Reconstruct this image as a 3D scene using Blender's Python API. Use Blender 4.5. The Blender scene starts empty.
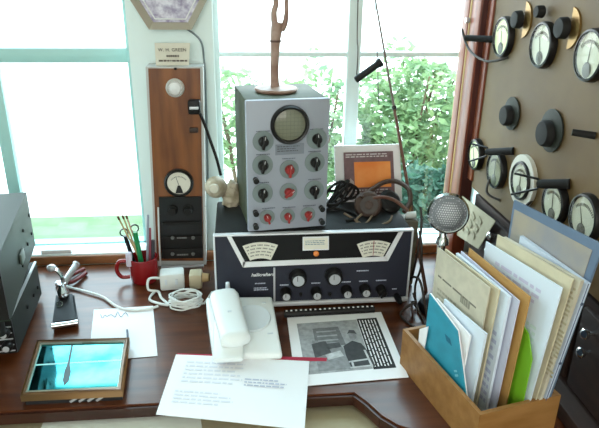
import bpy, bmesh, math, random
from mathutils import Vector, Matrix, Quaternion
rnd = random.Random(7)
PI = math.pi
SC = bpy.context.scene
COL = SC.collection
V = Vector

# ------------------------------------------------------------------ camera
FPX = 590.0
PITCH, ROLL, YAW = math.radians(22), math.radians(0.8), math.radians(6)
CP = V((0, 0, 1.44))
FWD = V((math.sin(YAW)*math.cos(PITCH), math.cos(YAW)*math.cos(PITCH), -math.sin(PITCH)))
_r0 = V((math.cos(YAW), -math.sin(YAW), 0)); _u0 = _r0.cross(FWD)
RT = _r0*math.cos(ROLL) + _u0*math.sin(ROLL)
UP = _u0*math.cos(ROLL) - _r0*math.sin(ROLL)
cd = bpy.data.cameras.new('camera'); cam = bpy.data.objects.new('camera', cd); COL.objects.link(cam)
cd.sensor_fit = 'HORIZONTAL'; cd.sensor_width = 36.0; cd.lens = FPX*36.0/599.0
cd.clip_start = 0.02; cd.clip_end = 200
cam.matrix_world = Matrix(((RT.x, UP.x, -FWD.x, CP.x), (RT.y, UP.y, -FWD.y, CP.y), (RT.z, UP.z, -FWD.z, CP.z), (0, 0, 0, 1)))
SC.camera = cam

# ------------------------------------------------------------------ light
w = bpy.data.worlds.new('world'); SC.world = w; w.use_nodes = True
bg = w.node_tree.nodes['Background']; bg.inputs[1].default_value = 6.0
_n = w.node_tree.nodes; _l = w.node_tree.links                       # hazy white horizon, blue higher up
_tc = _n.new('ShaderNodeTexCoord'); _sx = _n.new('ShaderNodeSeparateXYZ'); _cr = _n.new('ShaderNodeValToRGB')
_l.new(_tc.outputs['Generated'], _sx.inputs[0]); _l.new(_sx.outputs['Z'], _cr.inputs[0]); _l.new(_cr.outputs[0], bg.inputs[0])
_cr.color_ramp.elements[0].position = .05; _cr.color_ramp.elements[0].color = (.95, 1, 1, 1)
_cr.color_ramp.elements[1].position = .5; _cr.color_ramp.elements[1].color = (.62, .88, 1, 1)
sl = bpy.data.lights.new('sun', 'SUN'); sl.energy = 2.0; sl.angle = math.radians(1.0); sl.color = (1, .97, .9)
so = bpy.data.objects.new('sun', sl); COL.objects.link(so)
so.rotation_euler = V((-0.62, -0.22, 0.75)).to_track_quat('Z', 'Y').to_euler()
def area(name, loc, target, sx, sy, power, color=(1, 1, 1), portal=False):
    l = bpy.data.lights.new(name, 'AREA'); l.shape = 'RECTANGLE'; l.size = sx; l.size_y = sy; l.energy = power; l.color = color
    o = bpy.data.objects.new(name, l); COL.objects.link(o); o.location = loc
    o.rotation_euler = (V(loc)-V(target)).to_track_quat('Z', 'Y').to_euler()
    if portal: l.cycles.is_portal = True
    return o
area('rear_room_fill', (-0.3, -1.75, 1.75), (0.05, 1.2, 0.95), 2.0, 1.3, 26, (1.0, .95, .88))  # unseen soft fill added behind the camera to light the room side
area('window_portal', (-0.68, 1.60, 1.45), (-0.68, 0, 1.45), 0.9, 1.36, 10, portal=True)
area('window_portal', (0.25, 1.60, 1.45), (0.25, 0, 1.45), 0.62, 1.36, 10, portal=True)
SC.view_settings.view_transform = 'Standard'; SC.view_settings.look = 'None'
SC.view_settings.gamma = 1; SC.view_settings.use_curve_mapping = False
SC.view_settings.exposure = 0.32
try:
    SC.cycles.use_denoising = True; SC.cycles.max_bounces = 8; SC.cycles.sample_clamp_indirect = 8
except Exception: pass

# ------------------------------------------------------------------ helpers
def _ray(x, y): return FWD*FPX + RT*(x-299.5) - UP*(y-214)
def at_z(x, y, z=.75): d = _ray(x, y); return CP + d*((z-CP.z)/d.z)
def at_y(x, y, Y): d = _ray(x, y); return CP + d*((Y-CP.y)/d.y)
def at_x(x, y, X): d = _ray(x, y); return CP + d*((X-CP.x)/d.x)

def lin(c):
    return tuple(((v/255.0)/12.92 if v/255.0 <= .04045 else ((v/255.0+.055)/1.055)**2.4) for v in c) + (1,)

def mat(name, rgb, rough=.5, metal=0., var=.0, scale=20., bump=0., coat=0., alt=None, stretch=None, spec=.5, detail=4):
    m = bpy.data.materials.new(name); m.use_nodes = True
    n = m.node_tree.nodes; L = m.node_tree.links; p = n['Principled BSDF']
    p.inputs['Roughness'].default_value = rough; p.inputs['Metallic'].default_value = metal
    p.inputs['Specular IOR Level'].default_value = spec; p.inputs['Coat Weight'].default_value = coat
    p.inputs['Base Color'].default_value = lin(rgb)
    if var > 0 or bump > 0 or alt:
        tc = n.new('ShaderNodeTexCoord'); mp = n.new('ShaderNodeMapping'); tx = n.new('ShaderNodeTexNoise')
        mp.inputs['Scale'].default_value = stretch or (1, 1, 1)
        tx.inputs['Scale'].default_value = scale; tx.inputs['Detail'].default_value = detail
        L.new(tc.outputs['Object'], mp.inputs['Vector']); L.new(mp.outputs[0], tx.inputs['Vector'])
        cr = n.new('ShaderNodeValToRGB'); L.new(tx.outputs['Fac'], cr.inputs[0])
        c = lin(rgb); a = lin(alt) if alt else tuple(min(1, v*(1+var)) for v in c[:3])+(1,)
        b = c if alt else tuple(v*(1-var) for v in c[:3])+(1,)
        cr.color_ramp.elements[0].position = .35; cr.color_ramp.elements[1].position = .65
        cr.color_ramp.elements[0].color = b; cr.color_ramp.elements[1].color = a
        L.new(cr.outputs[0], p.inputs['Base Color'])
        if bump:
            bp = n.new('ShaderNodeBump'); bp.inputs['Strength'].default_value = bump; bp.inputs['Distance'].default_value = .004
            L.new(tx.outputs['Fac'], bp.inputs['Height']); L.new(bp.outputs[0], p.inputs['Normal'])
    return m

def wood(name, dark, light, rough=.35, scale=6., axis=0, coat=0.):
    st = [9., 9., 9.]; st[axis] = 1.0
    return mat(name, dark, rough, alt=light, scale=scale, stretch=tuple(st), bump=.08, coat=coat, detail=6)

def glassy(name, fac=.08, tint=(1, 1, 1, 1), rough=.02):
    m = bpy.data.materials.new(name); m.use_nodes = True; n = m.node_tree.nodes; L = m.node_tree.links
    n.remove(n['Principled BSDF']); o = n['Material Output']
    t = n.new('ShaderNodeBsdfTransparent'); t.inputs[0].default_value = tint
    g = n.new('ShaderNodeBsdfGlossy'); g.inputs['Roughness'].default_value = rough
    x = n.new('ShaderNodeMixShader'); x.inputs[0].default_value = fac
    L.new(t.outputs[0], x.inputs[1]); L.new(g.outputs[0], x.inputs[2]); L.new(x.outputs[0], o.inputs[0])
    return m

def frame_of(axis):
    a = V(axis).normalized(); h = V((0, 0, 1)) if abs(a.z) < .9 else V((0, 1, 0))
    u = h.cross(a).normalized(); return u, a.cross(u), a

class B:
    def __init__(s): s.bm = bmesh.new()
    def box(s, c, size, rot=None, bevel=0., seg=2):
        t = bmesh.new(); bmesh.ops.create_cube(t, size=1)
        for v in t.verts: v.co = V((v.co.x*size[0], v.co.y*size[1], v.co.z*size[2]))
        if bevel: bmesh.ops.bevel(t, geom=list(t.edges), offset=bevel, segments=seg, affect='EDGES', profile=.5)
        M = Matrix.Translation(V(c)) @ (rot.to_4x4() if rot is not None else Matrix())
        bmesh.ops.transform(t, matrix=M, verts=t.verts); s._merge(t); return s
    def _merge(s, t):
        me = bpy.data.meshes.new('tmp'); t.to_mesh(me); t.free(); s.bm.from_mesh(me); bpy.data.meshes.remove(me)
    def lathe(s, prof, org, axis=(0, 0, 1), seg=24, cap=True):
        u, v, a = frame_of(axis); org = V(org); rings = []
        for r, h in prof:
            if r < 1e-6: rings.append([s.bm.verts.new(org+a*h)])
            else: rings.append([s.bm.verts.new(org+a*h+(u*math.cos(2*PI*k/seg)+v*math.sin(2*PI*k/seg))*r) for k in range(seg)])
        for A, C in zip(rings, rings[1:]):
            for k in range(seg):
                k2 = (k+1) % seg
                if len(A) == 1 and len(C) == 1: continue
                if len(A) == 1: s.bm.faces.new((A[0], C[k], C[k2]))
                elif len(C) == 1: s.bm.faces.new((A[k], A[k2], C[0]))
                else: s.bm.faces.new((A[k], A[k2], C[k2], C[k]))
        if cap:
            if len(rings[0]) > 1: s.bm.faces.new(rings[0])
            if len(rings[-1]) > 1: s.bm.faces.new(rings[-1])
        return s
    def cyl(s, p0, p1, r0, r1=None, seg=16):
        p0, p1 = V(p0), V(p1); d = p1-p0
        return s.lathe([(r0, 0), (r0 if r1 is None else r1, d.length)], p0, d, seg)
    def sphere(s, c, r, sx=1, sy=1, sz=1, seg=20):
        t = bmesh.new(); bmesh.ops.create_uvsphere(t, u_segments=seg, v_segments=seg//2, radius=r)
        for v in t.verts: v.co = V((v.co.x*sx, v.co.y*sy, v.co.z*sz))+V(c)
        s._merge(t); return s
    def tube(s, pts, r, seg=8, n=6, radii=None):
        P = [V(p) for p in pts]; Q = []; R = []
        for i in range(len(P)-1):
            p0, p1, p2, p3 = P[max(i-1, 0)], P[i], P[i+1], P[min(i+2, len(P)-1)]
            for k in range(n):
                t = k/n
                Q.append(.5*((2*p1)+(p2-p0)*t+(2*p0-5*p1+4*p2-p3)*t*t+(3*p1-p0-3*p2+p3)*t**3))
                R.append(r if not radii else radii[i]*(1-t)+radii[i+1]*t)
        Q.append(P[-1]); R.append(r if not radii else radii[-1])
        u = None; rings = []
        for i, q in enumerate(Q):
            d = (Q[min(i+1, len(Q)-1)]-Q[max(i-1, 0)]).normalized()
            if u is None: u, v, _ = frame_of(d)
            else: u = (u-d*u.dot(d)).normalized()
            v = d.cross(u)
            rings.append([s.bm.verts.new(q+(u*math.cos(2*PI*k/seg)+v*math.sin(2*PI*k/seg))*R[i]) for k in range(seg)])
        for A, C in zip(rings, rings[1:]):
            for k in range(seg): s.bm.faces.new((A[k], A[(k+1) % seg], C[(k+1) % seg], C[k]))
        s.bm.faces.new(rings[0]); s.bm.faces.new(rings[-1]); return s
    def prism(s, pts, ext):
        pts = [V(p) for p in pts]; e = V(ext)
        a = [s.bm.verts.new(p) for p in pts]; b = [s.bm.verts.new(p+e) for p in pts]
        s.bm.faces.new(a); s.bm.faces.new(b)
        for i in range(len(a)): s.bm.faces.new((a[i], a[(i+1) % len(a)], b[(i+1) % len(a)], b[i]))
        return s
    def ring(s, org, axis, r_in, r_out, h, seg=32):   # flat washer standing h high
        return s.lathe([(r_in, 0), (r_out, 0), (r_out, h), (r_in, h), (r_in, 0)], org, axis, seg, cap=False)
    def sheet(s, tl, tr, br, bl, th=.0006, sag=None, n=10):
        tl, tr, br, bl = map(V, (tl, tr, br, bl)); nrm = (tr-tl).cross(bl-tl).normalized()
        if nrm.z < -.2: nrm = -nrm
        g = []
        for side in (0, 1):
            rows = []
            for j in range(n+1):
                row = []
                for i in range(n+1):
                    a, b = i/n, j/n
                    p = (tl*(1-a)+tr*a)*(1-b)+(bl*(1-a)+br*a)*b
                    if sag: p = p+nrm*sag(a, b)
                    row.append(s.bm.verts.new(p+nrm*(th*side)))
                rows.append(row)
            for j in range(n):
                for i in range(n): s.bm.faces.new((rows[j][i], rows[j][i+1], rows[j+1][i+1], rows[j+1][i]))
            g.append(rows)
        def edge(A, C):
            for i in range(len(A)-1): s.bm.faces.new((A[i], A[i+1], C[i+1], C[i]))
        edge(g[0][0], g[1][0]); edge(g[0][-1], g[1][-1])
        edge([r[0] for r in g[0]], [r[0] for r in g[1]]); edge([r[-1] for r in g[0]], [r[-1] for r in g[1]])
        return s
    def build(s, name, m, parent=None, label=None, sharp=38, local=False):
        bmesh.ops.remove_doubles(s.bm, verts=s.bm.verts, dist=1e-6)
        bmesh.ops.recalc_face_normals(s.bm, faces=s.bm.faces)
        for f in s.bm.faces: f.smooth = True
        for e in s.bm.edges:
            if len(e.link_faces) == 2:
                try:
                    if e.calc_face_angle() > math.radians(sharp): e.smooth = False
                except Exception: pass
        me = bpy.data.meshes.new(name)
        off = ROOT.get(parent, V((0, 0, 0)))
        if parent is not None and not local:
            for v in s.bm.verts: v.co -= off
        s.bm.to_mesh(me); s.bm.free(); me.materials.append(m)
        o = bpy.data.objects.new(name, me); COL.objects.link(o)
        if parent is not None: o.parent = parent; ROOT[o] = off
        if label: o['label'] = label
        return o

ROOT = {}
def tag(o, label, cat, group=None):
    o['label'] = label; o['category'] = cat
    if group: o['group'] = group
    return o
def thing(name, loc, label, cat, group=None):
    o = bpy.data.objects.new(name, None); COL.objects.link(o); o.location = loc; o.empty_display_size = .05
    ROOT[o] = V(loc); return tag(o, label, cat, group)
def struct(name, b, m):
    o = b.build(name, m); o['kind'] = 'structure'; return o
def single(name, b, m, base, label, cat, group=None):       # a thing that is one mesh, origin at its base
    me_off = V(base)
    for v in b.bm.verts: v.co -= me_off
    o = b.build(name, m); o.location = base; ROOT[o] = me_off
    return tag(o, label, cat, group)
def lettering(txt, size, loc, ux, uy, m, parent, name='lettering', ext=.0002, bold=0., shear=0., space=1.):
    cu = bpy.data.curves.new(name, 'FONT'); cu.body = txt; cu.size = size; cu.align_x = 'CENTER'; cu.align_y = 'CENTER'
    cu.extrude = ext; cu.offset = bold; cu.shear = shear; cu.space_character = space
    t = bpy.data.objects.new('tmp_text', cu); COL.objects.link(t)
    dg = bpy.context.evaluated_depsgraph_get(); dg.update()
    me = bpy.data.meshes.new_from_object(t.evaluated_get(dg)); bpy.data.objects.remove(t)
    ux, uy = V(ux).normalized(), V(uy).normalized(); uz = ux.cross(uy)
    off = ROOT.get(parent, V((0, 0, 0)))
    for v in me.vertices: v.co = V(loc)-off+ux*v.co.x+uy*v.co.y+uz*v.co.z
    me.materials.clear(); me.materials.append(m)
    o = bpy.data.objects.new(name, me); COL.objects.link(o); o.parent = parent; ROOT[o] = off
    return o
def words(b, O, ux, uy, wid, hei, rows, seed=1, ink=.45, ragged=.2, lift=.0006):
    """rows of short ink dashes, standing for print too small to read"""
    r = random.Random(seed); O = V(O); ux = V(ux).normalized(); uy = V(uy).normalized(); n = ux.cross(uy).normalized()
    dy = hei/rows
    for j in range(rows):
        x = 0; lim = wid*(1-r.random()*ragged)
        while x < lim:
            L = min(r.uniform(.04, .16)*wid, lim-x)
            p = O+ux*x-uy*(j*dy)+n*lift
            b.prism([p, p+ux*L, p+ux*L-uy*dy*ink, p-uy*dy*ink], n*.00015)
            x += L+wid*.025
    return b
def bil(c, a, b): return (V(c[0])*(1-a)+V(c[1])*a)*(1-b)+(V(c[3])*(1-a)+V(c[2])*a)*b

# ------------------------------------------------------------------ materials
WALLP = mat('pale_painted_wall', (232, 244, 242), .6)
TRIM = mat('white_painted_trim', (228, 244, 243), .45)
SILLM = mat('white_sill_paint', (238, 246, 246), .35)
SASH = mat('pale_teal_sash', (168, 216, 212), .4)
FLOOR = mat('beige_carpet', (150, 138, 112), .95, var=.15, scale=300)
CEIL = mat('ceiling_white', (235, 235, 230), .8)
DESK = wood('varnished_desk_wood', (70, 33, 14), (98, 52, 25), rough=.3, scale=5, axis=0, coat=.12)
DESKE = wood('desk_edge_wood', (48, 22, 15), (70, 34, 22), rough=.3, scale=5, axis=0)
DARKW = wood('dark_cabinet_wood', (34, 20, 14), (50, 30, 20), rough=.65, scale=5, axis=1)
STRIPW = wood('orange_wood_strip', (130, 84, 52), (160, 108, 70), rough=.4, axis=0)
POSTW = wood('red_brown_post', (108, 48, 27), (142, 70, 40), rough=.4, axis=2)
POSTD = wood('dark_post_groove', (62, 30, 26), (86, 40, 32), rough=.45, axis=2)
POSTL = wood('tan_post_bead', (176, 140, 84), (200, 164, 104), rough=.4, axis=2)
PANEL = mat('olive_brown_panel', (92, 68, 32), .6, alt=(108, 84, 43), scale=6, detail=6)
BOXW = wood('brown_instrument_wood', (98, 50, 20), (140, 84, 40), rough=.35, scale=4, axis=2)
TANW = wood('tan_organizer_wood', (142, 98, 48), (164, 118, 66), rough=.5, scale=5, axis=0)
BLACK = mat('black_plastic', (16, 16, 18), .45, spec=.3)
BAKE = mat('black_bakelite', (23, 22, 22), .35, spec=.35)
SOFTB = mat('dull_black_rubber', (27, 26, 25), .7, spec=.3)
CHAR = mat('charcoal_panel_paint', (46, 48, 60), .5, spec=.3)
SILV = mat('satin_silver', (205, 208, 212), .32, metal=.45)
CHROME = mat('chrome', (225, 228, 230), .12, metal=1)
WHITEB = mat('white_band_paint', (236, 238, 240), .4)
CREAM = mat('cream_dial_paper', (230, 228, 214), .6)
INK = mat('black_ink', (30, 30, 32), .7)
GREYINK = mat('grey_print', (130, 136, 158), .8)
LTINK = mat('light_print', (196, 204, 220), .8)
REDM = mat('red_knob_plastic', (158, 48, 46), .4)
ORANGE = mat('orange_jewel', (240, 140, 70), .25)
SCOPEF = mat('blue_grey_scope_paint', (158, 164, 176), .5, metal=.1)
SCOPEB = mat('dark_olive_scope_paint', (62, 70, 48), .6, var=.12, scale=40, spec=.3)
SCREEN = mat('grey_green_tube_glass', (132, 134, 116), .15)
DIALG = mat('grey_dial_skirt', (122, 135, 135), .45)
BRONZE = mat('rosy_bronze_wood', (140, 108, 94), .5, alt=(176, 150, 136), scale=30, bump=.5)
PAPER = mat('white_paper', (248, 248, 250), .75)
PAPERB = mat('cool_white_paper', (222, 234, 246), .75)
REDP = mat('red_card', (184, 36, 66), .6)
PHONE = mat('white_phone_plastic', (242, 248, 248), .35)
PHONEG = mat('pale_grey_phone_plastic', (222, 231, 236), .4)
MUG = mat('red_enamel', (138, 22, 26), .25)
GREYBOX = mat('grey_green_cabinet_paint', (44, 54, 46), .5, spec=.2)
DKBOX = mat('dark_grey_cabinet_paint', (34, 40, 36), .55, spec=.2)
CABLEW = mat('white_cable', (226, 230, 226), .5)
CABLEB = mat('brown_black_cable', (52, 42, 36), .55)
BROWNL = mat('brown_leather', (70, 52, 42), .6)
GLASS = glassy('clear_glass', .05)
PANE = glassy('window_glass', .03)
BEIGE = mat('beige_plastic', (204, 192, 160), .5)
WGREY = mat('warm_grey_frame', (176, 168, 152), .45)

# ------------------------------------------------------------------ room shell
DZ = .75                      # desk top
WIN_T, WIN_B = 2.12, .775
WY0, WY1 = 1.43, 1.55         # window wall, inner and outer face
LX0, LX1, RX0, RX1 = -1.12, -.249, -.056, .63
struct('floor', B().box((-.35, -.33, -.03), (2.7, 3.8, .06)), FLOOR)
struct('ceiling', B().box((-.35, -.33, 2.53), (2.7, 3.8, .06)), CEIL)
struct('wall_left', B().box((-1.73, -.33, 1.25), (.06, 3.8, 2.5)), WALLP)
struct('wall_right', B().box((1.03, -.33, 1.25), (.06, 3.8, 2.5)), WALLP)
struct('wall_rear', B().box((-.35, -2.26, 1.25), (2.82, .06, 2.5)), WALLP)
wb = B(); yc, yt = (WY0+WY1)/2, WY1-WY0
wb.box((-.35, 1.4625, WIN_B/2), (2.7, .065, WIN_B)); wb.box((-.35, yc, (2.5+WIN_T)/2), (2.7, yt, 2.5-WIN_T))
wb.box(((-1.7+LX0)/2, yc, (WIN_B+WIN_T)/2), (LX0+1.7, yt, WIN_T-WIN_B))
wb.box(((LX1+RX0)/2, yc, (WIN_B+WIN_T)/2), (RX0-LX1, yt, WIN_T-WIN_B))
wb.box(((RX1+1.0)/2, yc, (WIN_B+WIN_T)/2), (1.0-RX1, yt, WIN_T-WIN_B))
struct('wall_window', wb, TRIM)
def window(n, x0, x1, vx, vz, sash, mw, mh, half):
    f = B(); y = 1.48; t = .03; s = .012
    f.box(((x0+x1)/2, y, WIN_B+.002), (x1-x0, t, .004)); f.box(((x0+x1)/2, y, WIN_T-s/2), (x1-x0, t, s))
    f.box((x0+s/2, y, (WIN_B+WIN_T)/2), (s, t, WIN_T-WIN_B)); f.box((x1-s/2, y, (WIN_B+WIN_T)/2), (s, t, WIN_T-WIN_B))
    o = struct('window_%d' % n, f, sash)
    B().box(((x0+x1)/2, y, vz), (x1-x0-2*s, t*.8, mh), bevel=.003).build('muntin', sash, o)
    if half: B().box((vx, y, (WIN_B+vz-mh/2)/2), (mw, t*.8, vz-mh/2-WIN_B-s), bevel=.003).build('muntin', sash, o)
    else: B().box((vx, y-.002, (WIN_B+WIN_T)/2), (mw, t*.9, WIN_T-WIN_B-2*s), bevel=.003).build('muntin', sash, o)
    B().box(((x0+x1)/2, y+.012, (WIN_B+WIN_T)/2), (x1-x0-2*s, .003, WIN_T-WIN_B-.008)).build('pane', PANE, o)
window(1, LX0, LX1, -.572, 1.259, SASH, .03, .034, True)
window(2, RX0, RX1, .283, 1.262, TRIM, .034, .012, False)
struct('trim_1', B().box((-.66, 1.425, .768), (.86, .055, .022), bevel=.004), SILLM)       # left sill
struct('trim_2', B().box((.25, 1.425, .768), (.6, .055, .022), bevel=.004), SILLM)

# ------------------------------------------------------------------ outside
G = -.2
GRASS = mat('lawn_green', (76, 98, 64), .9, alt=(90, 110, 78), scale=9)
PAVE = mat('pale_concrete', (226, 222, 214), .85, var=.05, scale=3)
lw = B().box((0, 2.85, G-.05), (9, 2.5, .1)).build('lawn', GRASS); lw['kind'] = 'structure'
pv = B().box((0, 34.1, G-.06), (90, 60, .1)).build('pavement', PAVE); pv['kind'] = 'structure'
def leafmat(name, c1, c2):
    m = mat(name, c1, .5, alt=c2, scale=7); n = m.node_tree.nodes; L = m.node_tree.links
    tr = n.new('ShaderNodeBsdfTranslucent'); tr.inputs[0].default_value = lin(c2); mx = n.new('ShaderNodeMixShader'); mx.inputs[0].default_value = .35
    p = n['Principled BSDF']; L.new(p.outputs[0], mx.inputs[1]); L.new(tr.outputs[0], mx.inputs[2]); L.new(mx.outputs[0], n['Material Output'].inputs[0]); return m
LEAF = leafmat('leaf_green', (72, 104, 76), (142, 168, 118))
LEAFD = leafmat('leaf_shaded_green', (40, 72, 60), (66, 102, 84))  # shade on the low shrub put into a darker leaf green
BARK = mat('bark', (90, 76, 58), .9, var=.3, scale=30)
def shrub(x, y, rx, ry, zt, n, ls, m, label, seed):
    r = random.Random(seed)
    t = thing('leafy_shrub', (x, y, G), label, 'shrub', 'shrubs outside the window')
    b = B(); zc, rz = (G+.1+zt)/2, (zt-G-.1)/2
    for k in range(n):
        while 1:
            p = V((r.uniform(-1, 1), r.uniform(-1, 1), r.uniform(-1, 1)))
            if p.length < 1: break
        lump = .78+.22*math.sin(p.x*5+seed)*math.cos(p.z*6+seed*2)
        c = V((x+p.x*rx*lump, y+p.y*ry*lump, zc+p.z*rz*lump)); s = ls*r.uniform(.5, 1.2)
        u = V((r.gauss(0, 1), r.gauss(0, 1), r.gauss(0, .6))).normalized(); v = u.cross(V((r.gauss(0, 1), r.gauss(0, 1), r.gauss(0, 1)))).normalized(); w_ = u.cross(v)
        q = [b.bm.verts.new(a) for a in (c-u*s, c+v*s*.42+w_*s*.1, c+u*s, c-v*s*.42+w_*s*.1)]
        b.bm.faces.new(q)
    b.build('foliage', m, t)
    st = B()
    for k in range(5):
        a = r.uniform(0, 6.28); e = V((x+rx*.6*math.cos(a), y+ry*.6*math.sin(a), zt-.25))
        st.tube([(x+.03*math.cos(a), y+.03*math.sin(a), G), ((x+e.x)/2, (y+e.y)/2, (G+e.z)/2+.1), e], .008, radii=[.014, .009, .004])
    st.build('stems', BARK, t)
shrub(.98, 3.35, .44, .4, 1.2, 4600, .036, LEAF, 'leafy shrub outside the right window, the tallest of the row', 3)
shrub(1.36, 2.85, .22, .28, 1.04, 2200, .034, LEAF, 'leafy green shrub outside close by the red-brown window post', 5)
shrub(.86, 2.45, .30, .22, .80, 3200, .032, LEAFD, 'shaded dark green shrub outside just behind the microphone and headphones', 8)
shrub(.44, 3.3, .30, .3, 1.12, 1900, .034, LEAF, 'thin leafy shrub outside behind the framed orange picture', 11)
shrub(.0, 4.3, .46, .3, .98, 1000, .04, LEAF, 'sparse pale shrub outside behind the oscilloscope', 14)

# ------------------------------------------------------------------ desk
dk = thing('desk', (0, 1.1, 0), 'dark varnished wooden desk under the window carrying all the radio equipment', 'desk')
top = B(); th = .02
edge = [(-1.15, .847), (.192, .845), (.21, .818), (.228, .782), (.25, .757), (.285, .738), (.33, .70), (.36, .62), (.37, .50)]
top.prism([(x, y, DZ-th) for x, y in edge] + [(.96, .5, DZ-th), (.96, 1.392, DZ-th), (-1.15, 1.392, DZ-th)], (0, 0, th))
top.build('desktop', DESK, dk)
ed = B()
for (xa, ya), (xb, yb) in zip(edge, edge[1:]):
    a, b_ = V((xa, ya, 0)), V((xb, yb, 0)); d = (b_-a).normalized(); n = V((d.y, -d.x, 0))
    ed.prism([a+n*.006+V((0, 0, DZ-th-.004)), b_+n*.006+V((0, 0, DZ-th-.004)), b_+V((0, 0, DZ-th-.004)), a+V((0, 0, DZ-th-.004))], (0, 0, th))
ed.build('edge_moulding', DESKE, dk)
B().box((-.33, 1.4, .762), (1.7, .014, .024), bevel=.003).build('back_rail', STRIPW, dk, 'lighter orange-brown wooden strip along the back of the desk')
B().box((-.78, 1.1, .36), (.62, .52, .72)).build('pedestal', DARKW, dk)
B().box((.68, .98, .36), (.54, .78, .72)).build('pedestal', DARKW, dk)
tray = B(); tray.box((-.11, .755, .707), (.70, .34, .016), bevel=.002)
tray.build('writing_slide', mat('beige_slide_surface', (184, 172, 140), .6, var=.06, scale=12), dk, 'beige pull-out writing slide under the front edge')

# white sheets on the slide
lower = B().sheet((-.352, .90, .7155), (-.09, .90, .7155), (-.05, .62, .7155), (-.352, .62, .7155), .001)
single('paper_sheet', lower, mat('aged_white_paper', (236, 240, 230), .8), (-.2, .74, .7155), 'plain white sheet on the pull-out slide below the desk edge at lower left', 'paper')
# ------------------------------------------------------------------ drawer cabinet behind the right side + instrument panel
hc = thing('drawer_cabinet', (.72, 1.0, DZ), 'dark wooden pigeonhole cabinet with small drawers under the meter panel', 'cabinet')
B().box((.745, .9475, .86), (.37, .674, .2), bevel=.003).build('carcass', DARKW, hc)
B().box((.75, .9475, .9665), (.37, .674, .013), bevel=.004).build('top_board', DARKW, hc)
B().box((.725, .94, .768), (.41, .67, .03), bevel=.006).build('plinth', DARKW, hc)
for y in (.70, .89, 1.08):
    d = B().box((.557, y, .868), (.012, .175, .155), bevel=.004).build('drawer', DARKW, hc)
    for zz in (.92, .885):
        B().lathe([(.003, 0), (.003, .008), (.008, .012), (.009, .018), (.005, .022), (0, .023)], (.551, y+.045, zz), (-1, 0, 0), 12).build('knob', CHROME, d)

XP = .55
ip = thing('instrument_panel', (XP, 1.0, .975), 'tall olive-brown panel with round meters and knobs standing at the right', 'panel')
B().box((XP+.012, .93, 1.4375), (.024, .72, .925)).build('panel_board', PANEL, ip)
fs = B()
fs.box((XP-.004, 1.342, 1.36), (.034, .052, 1.21), bevel=.004); fs.box((XP+.01, 1.302, 1.44), (.03, .03, .9), bevel=.003)
fs.build('frame_post', POSTW, ip)
B().box((XP-.010, 1.3905, 1.36), (.03, .034, 1.21), bevel=.004).build('frame_post', POSTW, ip)
B().cyl((XP-.017, 1.371, .76), (XP-.017, 1.371, 1.96), .0055).build('bead', POSTL, ip)
B().cyl((XP-.018, 1.409, .76), (XP-.018, 1.409, 1.96), .0055).build('bead', POSTL, ip)
B().box((XP-.002, 1.318, 1.40), (.028, .007, 1.1)).build('groove', POSTD, ip)
DIMFACE = mat('aged_meter_face', (204, 204, 180), .6); BACKLITFACE = mat('backlit_yellow_green_face', (232, 236, 176), .6)  # yellow-green face carries the backlight glow in its colour
WFACE = mat('white_flange', (206, 202, 188), .5)
MINK = mat('meter_scale_grey', (92, 90, 78), .7)
def meter(y, z, r, face, rim=BAKE, flange=None, lab=None):
    o = V((XP, y, z)); ax = (-1, 0, 0)
    rm = B().lathe([(r*.5, 0), (r, 0), (r, .007), (r*.96, .012), (r*.88, .013), (r*.85, .008), (0, .007)], o, ax, 32).build('meter', rim, ip, lab)
    if flange:
        B().ring(o, ax, r*.98, r*1.32, .008).build('flange', flange, rm)
    B().lathe([(0, 0), (r*.85, 0), (r*.85, .001), (0, .001)], o+V((-.0075, 0, 0)), ax, 28).build('dial_face', face, rm)
    nb = B(); c = o+V((-.0092, 0, -r*.32))
    a = rnd.uniform(-.5, .3)
    nb.cyl(c, c+V((0, -math.sin(a)*r*.8, math.cos(a)*r*.8)), .0008, .0004, 6)
    for k in range(15):
        t = -0.8+1.6*k/14; p = c+V((0, math.sin(t)*r*.78, math.cos(t)*r*.78)); q = c+V((0, math.sin(t)*r*.9, math.cos(t)*r*.9))
        nb.cyl(p, q, .0006, .0006, 5)
    nb.lathe([(.0, 0), (r*.3, 0), (r*.22, .001), (0, .001)], c+V((0, 0, -r*.22)), ax, 16)
    nb.build('needle_and_scale', MINK, rm)
    B().lathe([(r*.86, 0), (r*.6, .002), (0, .003)], o+V((-.012, 0, 0)), ax, 28, cap=False).build('glass_cover', GLASS, rm)
for y, z, r, f in ((1.214, 1.328, .041, BACKLITFACE), (1.045, 1.33, .041, DIMFACE), (.89, 1.331, .041, DIMFACE), (1.275, 1.06, .037, BACKLITFACE),
                   (1.158, 1.06, .041, mat('dim_olive_meter_face', (128, 128, 92), .6)), (.913, 1.077, .037, DIMFACE), (.820, 1.088, .040, DIMFACE)):
    meter(y, z, r, f)
meter(1.041, 1.075, .039, DIMFACE, flange=WFACE, lab='meter with a wide white flange')
BRASS = mat('brass_pointer', (150, 118, 70), .35, metal=.7)
KSK = mat('knob_skirt_grey', (48, 50, 44), .6, spec=.25)
def pknob(y, z, r, skirt=True, arc=False):
    ax = (-1, 0, 0); o = V((XP, y, z))
    k = B().lathe([(r*.8, 0), (r, .002), (r*.96, .012), (r*.85, .015), (0, .016)], o+V((-.006, 0, 0)), ax, 20).build('knob', SOFTB, ip)
    if skirt: B().lathe([(r*1.55, 0), (r*1.6, .004), (r*.7, .007)], o+V((0, 0, r*.2)), ax, 24).build('skirt', KSK, k)
    if arc:
        pts = [o+V((0, math.sin(t)*.034, math.cos(t)*.034)) for t in [-PI*.95+i*PI*.9/10 for i in range(11)]]
        B().prism(pts, (-.003, 0, 0)).build('pointer_plate', BRASS, k)
pknob(1.145, 1.367, .017, False, True); pknob(.975, 1.365, .018, False, True)
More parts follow.
